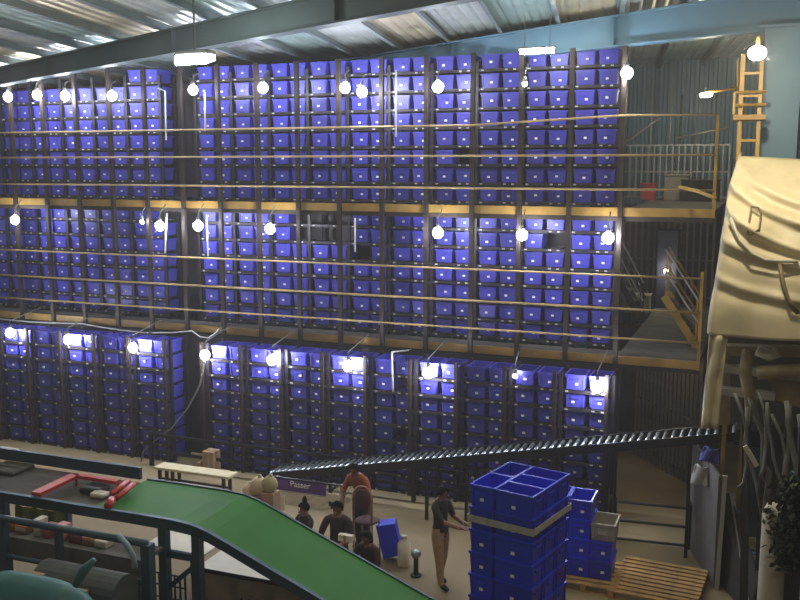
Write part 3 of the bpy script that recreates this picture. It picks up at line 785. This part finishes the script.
# leafy green sacking on the ledge behind
tag(MB().grid(lambda u, v: onY(15+50*u, 505+14*v+8*u, 9.98)+Vector((0, .05*math.sin(u*20)*v, .02*noise.noise(Vector((u*9, v*4, 0))))), 20, 6).build('green_sacking', mat('sack_green', (.10, .13, .03), .8, var=.5, scale=30), smooth=True), 'yellow-green sacking hung along the conveyor side behind the handrail', 'sacking')
# grey arched hood with pale blue bracket, teal hood
q = onY(95, 556, 9.0)
t = thing('machine_hood', 'dark grey arched machine hood behind the blue handrail posts', 'hood', (q.x, 9.0, 0))
def arch(x0, x1, y, z0, z1, r, n=10):
    poly = [(x0, y-r, z0)]+[(x0, y-r*math.cos(PI*k/n), z1-r+r*math.sin(PI*k/n)) for k in range(n+1)]+[(x0, y+r, z0)]
    return MB().prism(poly, (x1-x0, 0, 0))
xa, xb = onY(48, 556, 9.0).x, onY(128, 556, 9.0).x
arch(xa, xb, 8.92, .2, 1.98, .26).build('shell', mat('hood_grey', (.07, .085, .085), .5, var=.15), t)
MB().tube([onY(118, 535, 8.68), onY(127, 545, 8.68), onY(133, 556, 8.68), onY(135, 568, 8.68)], .035, 8).build('bracket', mat('bracket_blue', (.22, .33, .42), .4), t, True)
for x in (xa+.1, xb-.1): MB().box(x-.04, x+.04, 8.8, 9.2, 0, .2).build('foot', M_FRAME, t)
t = thing('machine_hood', 'teal rounded machine hood before the blue handrail', 'hood', (-7.6, 8.3, 0))
xa, xb = onY(-30, 590, 8.15).x, onY(104, 590, 8.15).x
mb = MB(); HZ = onY(50, 579, 8.15).z
def hood(u, v):
    x = xa+(xb-xa)*u; pr = 1-abs(2*u-1)**4*.28
    ang = PI*v
    return (x, 8.15-.36*math.cos(ang)*pr, .3+(HZ-.3)*(math.sin(ang)**.5 if math.sin(ang) > 0 else 0)*pr)
mb.grid(hood, 24, 16).build('shell', M_TEAL, t, True)
MB().tube([onY(76, 585, 8.1), onY(84, 570, 8.1), onY(94, 560, 8.1)], [.05, .06, .03], 8).build('lever', M_TEAL, t, True)
MB().box(xa+.1, xb-.1, 7.9, 8.4, 0, .32).build('base', M_FRAME, t)
for px, py, w, lb in ((50, 572, .24, 'brown carton between the grey hood and the teal hood'), (92, 588, .24, 'pale brown carton beside the teal hood')):
    p = onY(px, py, 8.85)
    tt = thing('carton', lb, 'carton', (p.x, 8.85, p.z-.12))
    MB().box(p.x-w/2, p.x+w/2, 8.57, 8.65, p.z-.1, p.z+.09).build('box', M_CARTON, tt, bevel=.01)
    MB().box(p.x-w/2, p.x+w/2, 8.562, 8.57, p.z-.015, p.z+.015).build('tape', M_BEIGE, tt)
    MB().box(p.x-w/2-.03, p.x+w/2+.03, 8.55, 8.665, p.z-.14, p.z-.1).build('tray', M_PART, tt)

# white table under the slide with a lettered front
tn = onZ(246, 576, .9)
t = thing('packing_table', 'white-topped packing table with a lettered beige front under the green belt', 'table', (tn.x, tn.y, 0))
ex0, ex1 = onZ(200, 565, .9).x, onZ(296, 588, .9).x
MB().box(ex0, ex1+.4, tn.y, tn.y+1.0, .86, .90).build('tabletop', M_WHITE, t)
MB().box(ex0, ex1+.4, tn.y-.012, tn.y, .84, .905).build('edge_trim', M_BROWN, t)
fp = MB().box(ex0+.03, ex1+.4, tn.y+.0, tn.y+.03, .05, .84).build('front_panel', M_BEIGE, t)
for x in (ex0+.06, ex1+.3): MB().box(x-.03, x+.03, tn.y+.9, tn.y+.96, 0, .86).build('leg', M_FRAME, t)
def text(body, size, m, loc, rot, parent, name='lettering', ext=.004):
    cu = bpy.data.curves.new(name, 'FONT'); cu.body = body; cu.size = size; cu.extrude = ext
    to = bpy.data.objects.new('tmp', cu); C.objects.link(to)
    bpy.context.view_layer.update()
    me = bpy.data.meshes.new_from_object(to.evaluated_get(bpy.context.evaluated_depsgraph_get()))
    bpy.data.objects.remove(to); me.name = name
    me.materials.clear(); me.materials.append(m)
    o = bpy.data.objects.new(name, me); C.objects.link(o)
    o.parent = parent; o.location = Vector(loc)-parent_loc(parent); o.rotation_euler = rot
    return o
hx = onY(240, 597, tn.y-.003)
text('H', .26, M_BLACK, (hx.x-.01, tn.y-.003, hx.z-.19), (PI/2, 0, 0), fp)
# second white table left
tw = onZ(190, 548, .95)
t = thing('packing_table', 'white worktop seen between the blue conveyor legs', 'table', (tw.x, tw.y, 0))
MB().box(tw.x-.75, ex0-.08, tn.y+.1, tn.y+1.5, .92, .96).build('tabletop', M_WHITE, t)
for x in (tw.x-.6, ex0-.2):
    for y in (tn.y+.2, tn.y+1.4): MB().box(x-.03, x+.03, y-.03, y+.03, 0, .92).build('leg', M_BROWN, t)
# brown wire trolley below it
c0 = onZ(212, 600, .3)
t = thing('wire_trolley', 'brown wire cage trolley in front of the white worktop', 'trolley', (c0.x, c0.y, 0))
wx0, wx1, wy = ex0-.62, ex0-.06, tn.y-.25
MB().box(wx0, wx1, wy, wy+.3, .1, .14).build('base', M_BROWN, t)
for i in range(7):
    x = wx0+(wx1-wx0)*i/6; MB().box(x-.012, x+.012, wy, wy+.024, .14, .84).build('upright_wire', M_BROWN, t)
for z in (.25, .45, .65, .83): MB().box(wx0, wx1, wy-.01, wy, z-.012, z+.012).build('cross_wire', M_BROWN, t)
for x in (wx0+.05, wx1-.05): MB().tube([(x-.02, wy+.1, .05), (x+.02, wy+.1, .05)], .05, 10).build('caster', M_BLACK, t)

# ================================================================== FLOOR ITEMS BEHIND THE SLIDE
bq = onZ(155, 466, .5); bq2 = onZ(225, 479, .5)
t = thing('bench', 'long bench with a pale wooden top below the rack gap', 'bench', (bq.x, bq.y, 0))
MB().box(bq.x, bq2.x, bq.y-.05, bq.y+.32, .44, .5).build('seat', mat('bench_top', (.62, .53, .35), .6, var=.1), t, bevel=.01)
for x in (bq.x+.12, bq.x+.45, bq2.x-.15): 
    for y in (bq.y+.0, bq.y+.25): MB().box(x-.03, x+.03, y-.03, y+.03, 0, .44).build('leg', M_BROWN, t)
MB().box(bq.x+.1, bq2.x-.1, bq.y+.1, bq.y+.14, .18, .22).build('stretcher', M_BROWN, t)
q = onZ(211, 474, 0)
t = thing('carton', 'tall tan carton standing at the rack gap', 'carton', q)
MB().box(q.x-.16, q.x+.14, q.y-.1, q.y+.2, 0, .55).build('box', M_CARTON, t, bevel=.01)
MB().box(q.x-.03, q.x+.03, q.y-.104, q.y-.1, 0, .55).build('tape', M_BEIGE, t)
q = onZ(200, 473, 0)
tag(MB().prism([(q.x-.45, q.y-.1, 0), (q.x+.06, q.y-.1, 0), (q.x+.06, q.y-.1, .28), (q.x-.02, q.y-.1, .28)], (0, .4, 0)).build('ramp_wedge', M_CARTON), 'tan wedge ramp beside the tall tan carton', 'ramp')
# frame with the purple banner
b0 = onY(274, 477, 15.5); b1 = onY(326, 484, 15.5)
t = thing('banner_stand', 'purple banner with white lettering on a low stand', 'banner', (b0.x, 15.5, 0))
bn = MB().box(b0.x, b1.x, 15.49, 15.52, .70, .95).build('banner', M_PURP, t)
MB().box(b0.x-.02, b1.x+.35, 15.485, 15.53, .93, .96).build('top_bar', M_BLACK, t)
MB().box(b0.x, b1.x, 15.48, 15.525, .675, .70).build('hem', M_PALE, bn)
MB().box(b0.x+.03, b0.x+.30, 15.48, 15.49, .74, .90).build('badge', mat('badge_violet', (.16, .07, .30), .6), bn)
text('Passer', .17, M_CARD, (b0.x+.36, 15.484, .80), (PI/2, 0, 0), bn)
for x in (b0.x+.05, b1.x+.3): MB().box(x-.025, x+.025, 15.53, 15.58, 0, .95).build('leg', M_PALE, t)
MB().box(b1.x+.02, b1.x+.28, 15.46, 15.47, .62, .78).build('notice', M_WHITE, t)
MB().box(b0.x+.12, b0.x+.24, 15.46, 15.47, .30, .62).build('notice', M_WHITE, t)
for i, (px, py, r, lb) in enumerate(((250, 492, .15, 'round cream sack at the edge of the green belt'), (259, 486, .17, 'cream sack leaning between two sacks'), (270, 484, .15, 'yellowish sack beside the purple banner'))):
    p = onY(px, py, 14.6); z0 = p.z-r
    t = thing('sack', lb, 'sack', (p.x, 14.6, 0))
    def sk(u, v):
        a = 2*PI*u; b = PI*(v-.5); rr = r*(1+.12*noise.noise(Vector((math.cos(a)*2, math.sin(a)*2+i*5, v*3))))
        return (p.x+rr*math.cos(b)*math.cos(a), 14.6+rr*math.cos(b)*math.sin(a), p.z+rr*1.1*math.sin(b))
    MB().grid(sk, 14, 10).build('bag', mat('sack_cream%d' % (i == 2), (.62, .47, .32) if i < 2 else (.42, .36, .18), .7), t, True)
    MB().ball((p.x+.02, 14.6, p.z+r*1.12), (.04, .04, .05), 8, 6).build('knot', M_PALE, t, True)
    MB().box(p.x-.14, p.x+.14, 14.46, 14.74, 0, max(.03, p.z-r*.95)).build('stand_box', M_CARTON, t)
# round-backed chair
p = onY(362, 500, 14.2)
t = thing('round_back_chair', 'chair with a round maroon back and tan frame', 'chair', (p.x, 14.2, 0))
zb = p.z
MB().ball((p.x, 14.2, zb), (.155, .04, .20), 14, 8).build('backrest', mat('maroon', (.075, .03, .035), .7), t, True)
MB().tube([(p.x-.17, 14.22, zb-.45)]+[(p.x+.18*math.cos(PI*(1-k/10)), 14.22, zb+.02+.22*math.sin(PI*k/10)) for k in range(11)]+[(p.x+.17, 14.22, zb-.45)], .02, 8).build('back_frame', M_CARTON, t, True)
MB().ball((p.x, 14.42, zb-.45), (.22, .22, .05), 14, 6).build('seat', MATS['maroon'], t, True)
for dx, dy in ((-.17, .02), (.17, .02), (-.16, .36), (.16, .36)): MB().tube([(p.x+dx, 14.22+dy, zb-.45), (p.x+dx*1.1, 14.22+dy, 0)], .016, 6).build('leg', M_CARTON, t)
# black post with a steel dome
p = onZ(416, 576, 0)
t = thing('bollard', 'black post topped with a shiny steel dome', 'bollard', p)
MB().tube([p+Vector((0, 0, 0)), p+Vector((0, 0, .33))], .045, 10).build('post', M_BLACK, t, True)
MB().ball(p+Vector((0, 0, .40)), (.09, .09, .08), 12, 8).build('dome', M_ROLL, t, True)
MB().ball(p+Vector((0, 0, .02)), (.10, .10, .03), 12, 6).build('foot', M_BLACK, t, True)
p = onZ(404, 566, 0)
t = thing('canister', 'pale plastic canister beside the black domed post', 'canister', p)
MB().tube([p, p+Vector((0, 0, .04)), p+Vector((0, 0, .42)), p+Vector((0, 0, .50)), p+Vector((0, 0, .52))], [.10, .115, .115, .05, .05], 14).build('body', M_WHITE, t, True)
MB().tube([p+Vector((0, 0, .52)), p+Vector((0, 0, .56))], .055, 12).build('cap', M_PALE, t, True)

# ------------------------------------------------------------------ pallets
def pallet(name, label, c, w, d, rotz=0, n=7):
    t = thing(name, label, 'pallet', c, rotz=rotz)
    bd = MB().box(-w/2, w/2, -.05, .05, .115, .14).mesh('board', M_WOOD)
    for i in range(n): obj('board', bd, t, (0, -d/2+.05+(d-.1)*i/(n-1), 0))
    st = MB().box(-.045, .045, -d/2, d/2, .02, .115).mesh('bearer', M_WOOD)
    for x in (-w/2+.06, 0, w/2-.06): obj('bearer', st, t, (x, 0, 0))
    b2 = MB().box(-w/2, w/2, -.05, .05, 0, .02).mesh('bottom_board', M_WOOD)
    for y in (-d/2+.06, 0, d/2-.06): obj('bottom_board', b2, t, (0, y, 0))
    return t
pc = Vector((-3.13, 12.78, 0))
pallet('wooden_pallet', 'wooden pallet under the tall strapped tote stack', pc, 1.1, 1.3, math.radians(-13))
q0 = onZ(590, 582, 0)
pallet('wooden_pallet', 'wooden pallet under the short tote stacks', (q0.x-.05, q0.y+.12, 0), 1.1, 1.1)
q1 = onZ(672, 586, 0)
pallet('wooden_pallet', 'large empty wooden pallet beside the grey partition', (q1.x-.2, q1.y-.15, 0), 1.4, 1.5, math.radians(-4), 10)
# ------------------------------------------------------------------ tall strapped stack: five totes a layer
st_rot = math.radians(-13); R_ = Matrix.Rotation(st_rot, 3, 'Z')
big = tote_mb(.395, .595, .335); big_me = big.mesh('tote_body', M_TOTE2)
lname = ['first', 'second', 'third', 'fourth', 'fifth', 'sixth', 'top']
NL = 7; z = .142
for L_ in range(NL):
    spots = [(-.30, -.30, 0, 'front narrow'), (-.30, .30, PI, 'rear narrow'), (.20, -.40, PI/2, 'front wide'), (.20, 0, PI/2, 'middle wide'), (.20, .40, PI/2, 'rear wide')]
    for sx, sy, rz, nm in spots:
        if L_ < NL-1 and nm in ('rear narrow',): continue
        p = pc+R_@Vector((sx, sy, 0))
        o = obj('stacked_tote', big_me, None, (p.x, p.y, z)); o.rotation_euler = (0, 0, rz+st_rot)
        tag(o, 'deep blue tote, %s one of the %s layer of the tall strapped stack' % (nm.replace('narrow', 'end-on').replace('wide', 'side-on'), lname[L_]), 'tote', 'totes of the tall strapped stack')
        if rz == 0: obj('label_card', card_me, o, (0, -.302, .13))
        else:
            lc = obj('label_card', card_me, o, (-.199, 0, .12)); lc.rotation_euler = (0, 0, PI/2)
    z += .335+.001
zs = .142+5.35*.336
t = thing('strap_band', 'pale strap wound around the tall blue tote stack below its top layer', 'strap', (pc.x, pc.y, zs), rotz=st_rot)
for (x0, x1, y0, y1) in ((-.53, .53, -.632, -.622), (-.53, .53, .622, .632), (-.532, -.522, -.622, .622), (.522, .532, -.622, .622)):
    o = MB().box(x0, x1, y0, y1, 0, .10).build('strap_side', M_STRAP); o.parent = t
# short stacks behind: one of four totes, one of two under a grey crate
def column(px, py, n, yy, lb, dz=.15):
    p = onZ(px, py, .15)
    for i in range(n):
        o = obj('stacked_tote', tote_me2, None, (p.x, yy, .142+i*.336))
        tag(o, 'deep blue tote, %s from the pallet in the %s' % (['first', 'second', 'third', 'fourth'][i], lb), 'tote', 'totes of the short stacks')
        obj('label_card', card_me, o, (.05, -.30, .14))
    return p
ys = q0.y+.12
pa = column(578, 575, 4, ys, 'four-tote stack behind the strapped stack')
pb = column(601, 575, 2, ys, 'two-tote stack under the grey crate')
gz = .142+2*.336
t = thing('grey_crate', 'pale grey open crate on the two-tote stack', 'crate', (pb.x+.03, ys, gz))
o = tote_mb(.40, .56, .30).build('body', M_GREYC); o.parent = t
o = MB().box(-.08, .08, -.292, -.286, .12, .2).build('label_card', M_PALE); o.parent = t
pc2 = pa+Vector((-.42, 0, 0))
for i in range(4):
    o = obj('stacked_tote', tote_me2, None, (pc2.x, ys+.03, .142+i*.336)); 
    tag(o, 'deep blue tote, %s from the pallet in the stack half hidden by the strapped stack' % (['first', 'second', 'third', 'fourth'][i]), 'tote', 'totes of the short stacks')

# ================================================================== PEOPLE
def person(label, loc, rotz, P, cols, hair='short', scale=1.0):
    """P: joint overrides (local, facing +Y, right hand +X); one skinned body, hair a child"""
    J = dict(pelvis=(0, 0, .95), waist=(0, 0, 1.08), chest=(0, 0, 1.28), neckb=(0, 0, 1.43), neck=(0, .01, 1.50), head=(0, .03, 1.58), crown=(0, .025, 1.67),
             shR=(.17, 0, 1.39), elR=(.23, -.02, 1.12), wrR=(.24, .06, .88), haR=(.24, .09, .81),
             shL=(-.17, 0, 1.39), elL=(-.23, -.02, 1.12), wrL=(-.24, .06, .88), haL=(-.24, .09, .81),
             hiR=(.09, 0, .90), knR=(.10, .03, .50), anR=(.10, -.01, .09), toR=(.11, .15, .035),
             hiL=(-.09, 0, .90), knL=(-.10, .03, .50), anL=(-.10, -.01, .09), toL=(-.11, .15, .035))
    J.update(P)
    J = {k: Vector(v) for k, v in J.items()}
    rad = dict(pelvis=.145, waist=.135, chest=.15, neckb=.085, neck=.055, head=.088, crown=.062, sh=.075, el=.052, wr=.034, ha=.034, hi=.115, kn=.078, an=.058, to=.04)
    E = [('pelvis', 'waist'), ('waist', 'chest'), ('chest', 'neckb'), ('neckb', 'neck'), ('neck', 'head'), ('head', 'crown')]
    for s in 'RL': E += [('neckb', 'sh'+s), ('sh'+s, 'el'+s), ('el'+s, 'wr'+s), ('wr'+s, 'ha'+s), ('pelvis', 'hi'+s), ('hi'+s, 'kn'+s), ('kn'+s, 'an'+s), ('an'+s, 'to'+s)]
    for s in 'RL':
        d = (J['ha'+s]-J['wr'+s]).normalized(); side = d.cross(Vector((0, 0, 1)))
        if side.length < .2: side = Vector((0, 1, 0))
        side.normalize(); bend = Vector((0, .3, -.3)) if abs(d.z) < .8 else Vector((0, .35, 0))
        for fi, off in enumerate((-.030, -.010, .010, .030)):
            a = J['ha'+s]+d*(.05+.008*(1-abs(fi-1.5)))+side*off
            J['f%d%sa' % (fi, s)] = a; J['f%d%sb' % (fi, s)] = a+(d+bend*.6).normalized()*(.045 if fi in (1, 2) else .036)
            E += [('ha'+s, 'f%d%sa' % (fi, s)), ('f%d%sa' % (fi, s), 'f%d%sb' % (fi, s))]
        th = J['wr'+s]+d*.035+side*.045; J['t%sa' % s] = th; J['t%sb' % s] = th+(d+side*.25).normalized()*.05
        E += [('wr'+s, 't%sa' % s), ('t%sa' % s, 't%sb' % s)]
    names = list(J); idx = {n: i for i, n in enumerate(names)}
    me = bpy.data.meshes.new('tmp'); me.from_pydata([J[n]*scale for n in names], [(idx[a], idx[b]) for a, b in E], [])
    o = bpy.data.objects.new('tmp', me); C.objects.link(o)
    md = o.modifiers.new('skin', 'SKIN'); md.use_smooth_shade = True
    ss = o.modifiers.new('sub', 'SUBSURF'); ss.levels = 2; ss.render_levels = 2
    sv = me.skin_vertices[0].data
    for n in names:
        r = rad.get(n) or rad.get(n[:2]) or .010
        k = idx[n]
        sv[k].radius = (r*scale, r*scale*(.78 if n in ('pelvis', 'waist', 'chest') else 1)); sv[k].use_root = (n == 'pelvis')
    bpy.context.view_layer.update()
    bme = bpy.data.meshes.new_from_object(o.evaluated_get(bpy.context.evaluated_depsgraph_get()))
    bpy.data.objects.remove(o); bme.name = 'body'
    # facial features joined into the same mesh
    bm = bmesh.new(); bm.from_mesh(bme)
    hd = J['head']*scale; fdir = Vector(P.get('look', (0, 1, 0))).normalized(); fs = fdir.cross(Vector((0, 0, 1))).normalized()
    nb = len(bm.faces)
    def feat(c, r, sx=1, sy=1, sz=1):
        g = bmesh.ops.create_icosphere(bm, subdivisions=1, radius=r)
        for v in g['verts']: v.co = Vector((v.co.x*sx, v.co.y*sy, v.co.z*sz))+c
        return g
    feat(hd+fdir*.098*scale+Vector((0, 0, .0)), .018*scale, 1, 1, 1.5)
    for sgn in (-1, 1): feat(hd+fs*sgn*.09*scale+Vector((0, 0, .005)), .024*scale, .6, .6, 1.3)
    n_skin = len(bm.faces)
    for sgn in (-1, 1): feat(hd+fdir*.086*scale+fs*sgn*.034*scale+Vector((0, 0, .028*scale)), .012*scale)
    feat(hd+fdir*.088*scale+Vector((0, 0, -.048*scale)), .018*scale, 1.2, 1.2, .35)
    bm.to_mesh(bme); bm.free()
    ms = [M_SKIN, cols['shirt'], cols['pants'], cols['shoe'], M_EYE]
    bme.materials.clear()
    for m in ms: bme.materials.append(m)
    seg = []
    for a, b in E:
        n = b
        reg = 0
        if n in ('waist', 'chest', 'neckb') or n[:2] == 'sh': reg = 1
        elif n[:2] == 'el': reg = 1
        elif n[:2] in ('hi', 'kn'): reg = 2
        elif n[:2] == 'an': reg = 2
        elif n[:2] == 'to': reg = 3
        seg.append((J[a]*scale, J[b]*scale, reg, rad.get(b) or rad.get(b[:2]) or .02))
    for pi_, poly in enumerate(bme.polygons):
        poly.use_smooth = True
        if pi_ >= n_skin: poly.material_index = 4; continue
        if pi_ >= nb: poly.material_index = 0; continue
        c = poly.center; best = (9, 0)
        for a, b, reg, r in seg:
            ab = b-a; tt = max(0, min(1, (c-a).dot(ab)/max(1e-6, ab.dot(ab)))); dd = (c-(a+ab*tt)).length-r*.6
            if dd < best[0]: best = (dd, reg)
        poly.material_index = best[1]
    t = thing('person', label, 'person', loc, rotz=rotz)
    ob = bpy.data.objects.new('body', bme); C.objects.link(ob); ob.parent = t
    # hair cap
    cr = J['head']*scale+Vector((0, 0, .035*scale))
    hm = MB()
    faz = math.atan2(fdir.y, fdir.x)
    def cap(u, v):
        a = 2*PI*u; fc = max(0, math.cos(a-faz))
        bmin = math.radians(-32+66*fc)
        b = PI/2-v*(PI/2-bmin)
        d = Vector((math.cos(b)*math.cos(a), math.cos(b)*math.sin(a), math.sin(b)))
        return cr+Vector((d.x*.104, d.y*.110, d.z*.10))*scale
    hm.grid(cap, 18, 9)
    if hair == 'bun': hm.ball(cr+Vector((0, -.02, .13))*scale, (.045*scale, .045*scale, .075*scale), 8, 6)
    if hair == 'long': hm.ball(cr-fdir*.08*scale+Vector((0, 0, -.09))*scale, (.085*scale, .06*scale, .15*scale), 10, 8)
    hm.build('hair', M_HAIR, None, True).parent = t
    return t
def cl(n, c): return mat(n, c, .85, var=.15, scale=15)
SH = cl('shoe_black', (.015, .015, .015))
w5 = onZ(440, 586, 0)
person('person in dark shirt and khaki trousers standing with arms reaching out', w5, math.radians(-108), dict(
    elR=(.22, .20, 1.20), wrR=(.16, .46, 1.17), haR=(.15, .54, 1.17), elL=(-.22, .10, 1.16), wrL=(-.16, .34, 1.12), haL=(-.15, .42, 1.12),
    head=(0, .05, 1.58), knR=(.10, .06, .50), anR=(.11, .10, .09), toR=(.12, .26, .035), anL=(-.10, -.10, .09), toL=(-.11, .05, .035), knL=(-.10, -.01, .5), look=(0, 1, -.12)),
    dict(shirt=cl('shirt_black', (.018, .014, .014)), pants=cl('khaki', (.36, .23, .10)), shoe=SH), scale=1.03)
person('person in a rust-red shirt leaning over and holding a blue tote', (-6.62, 15.0, 0), math.radians(168), dict(
    chest=(0, .10, 1.26), waist=(0, .03, 1.08), neckb=(0, .19, 1.39), neck=(0, .22, 1.45), head=(0, .27, 1.52), crown=(0, .28, 1.61),
    shR=(.17, .15, 1.34), shL=(-.17, .15, 1.34), elL=(-.30, .20, 1.08), wrL=(-.36, .26, .86), haL=(-.37, .28, .79), elR=(.27, .20, 1.10), wrR=(.20, .34, .92), haR=(.17, .39, .87), look=(-.2, 1, -.3)),
    dict(shirt=cl('shirt_rust', (.34, .09, .04)), pants=cl('pants_dark', (.03, .03, .035)), shoe=SH), scale=1.03)
person('person in dark brown clothes with hair in a high bun behind the green belt', (-6.74, 12.95, 0), math.radians(150), dict(look=(0, 1, -.3), elR=(.22, .14, 1.14), wrR=(.12, .32, 1.06), haR=(.10, .38, 1.05), elL=(-.22, .14, 1.14), wrL=(-.12, .32, 1.06), haL=(-.10, .38, 1.05)),
    dict(shirt=cl('shirt_brown', (.03, .022, .018)), pants=cl('pants_dark', (.03, .03, .035)), shoe=SH), 'bun', .93)
person('broad-shouldered person in a dark maroon shirt working behind the green belt', (-6.13, 12.9, 0), math.radians(185), dict(look=(0, 1, -.4), elR=(.26, .12, 1.14), wrR=(.12, .32, 1.08), haR=(.09, .39, 1.08), elL=(-.26, .12, 1.14), wrL=(-.12, .32, 1.08), haL=(-.09, .39, 1.08), shR=(.19, 0, 1.38), shL=(-.19, 0, 1.38)),
    dict(shirt=cl('shirt_maroon', (.035, .02, .022)), pants=cl('pants_dark', (.03, .03, .035)), shoe=SH), 'short', 1.0)
sit = dict(pelvis=(0, 0, .52), waist=(0, .02, .66), chest=(0, .06, .86), neckb=(0, .10, 1.01), neck=(0, .12, 1.08), head=(0, .15, 1.16), crown=(0, .15, 1.25),
           shR=(.17, .09, .97), shL=(-.17, .09, .97), elR=(.24, .18, .74), wrR=(.15, .38, .70), haR=(.13, .45, .70), elL=(-.24, .18, .74), wrL=(-.15, .38, .70), haL=(-.13, .45, .70),
           hiR=(.10, .06, .50), knR=(.13, .44, .50), anR=(.13, .42, .09), toR=(.13, .57, .035), hiL=(-.10, .06, .50), knL=(-.13, .44, .50), anL=(-.13, .42, .09), toL=(-.13, .57, .035), look=(0, 1, -.3))
person('person with long dark hair seated behind the green belt', (-5.62, 13.05, 0), math.radians(170), sit,
    dict(shirt=cl('shirt_plum', (.05, .025, .03)), pants=cl('pants_dark', (.03, .03, .035)), shoe=SH), 'long', .98)
t = thing('stool', 'dark stool under the seated person behind the green belt', 'stool', (-5.62, 13.07, 0))
MB().ball((-5.62, 13.07, .37), (.19, .19, .035), 12, 6).build('seat', M_BLACK, t, True)
for dx, dy in ((-.13, -.13), (.13, -.13), (-.13, .13), (.13, .13)): MB().tube([(-5.62+dx*.8, 13.07+dy*.8, .36), (-5.62+dx*1.2, 13.07+dy*1.2, 0)], .015, 6).build('leg', M_BLACK, t)
# the tote held up by its rim
p = onY(389, 536, 14.7)
o = obj('held_tote', big_me, None, (0, 0, 0))
Mx = Matrix(((0, 0, -1), (-1, 0, 0), (0, 1, 0)))     # long side facing the hall, length upright
o.rotation_euler = (Matrix.Rotation(math.radians(-14), 3, 'Y') @ Matrix.Rotation(math.radians(18), 3, 'Z') @ Mx).to_euler()
o.location = (p.x+.16, 14.78, p.z)
tag(o, 'blue tote held tilted on end by the person in rust-red', 'tote')
# papers in front of the maroon-shirted person
p = onY(346, 538, 12.45)
t = thing('cream_parcel', 'cream parcel held by the person in the maroon shirt', 'parcel', p)
MB().box(p.x-.12, p.x+.12, 12.4, 12.5, p.z-.05, p.z+.06).build('wrap', M_WHITE, t, bevel=.015)
MB().box(p.x-.02, p.x+.02, 12.396, 12.4, p.z-.05, p.z+.06).build('tape', M_CARTON, t)

# unseen tube lights added under the decks to brighten the dark aisle
for (x, y, z, lb) in ((-2.0, 20.0, ZL-.09, 'fill tube added out of sight under the lower walkway deck'), (-2.0, 23.0, ZU-.09, 'fill tube added out of sight under the upper walkway deck')):
    t = thing('tube_light', lb, 'lamp', (x, y, z))
    MB().tube([(x-.5, y, z), (x+.5, y, z)], .035, 8).build('tube', M_UNDERFILL, t, True)
    MB().box(x-.55, x+.55, y-.04, y+.04, z+.035, z+.085).build('housing', M_LAMP, t)
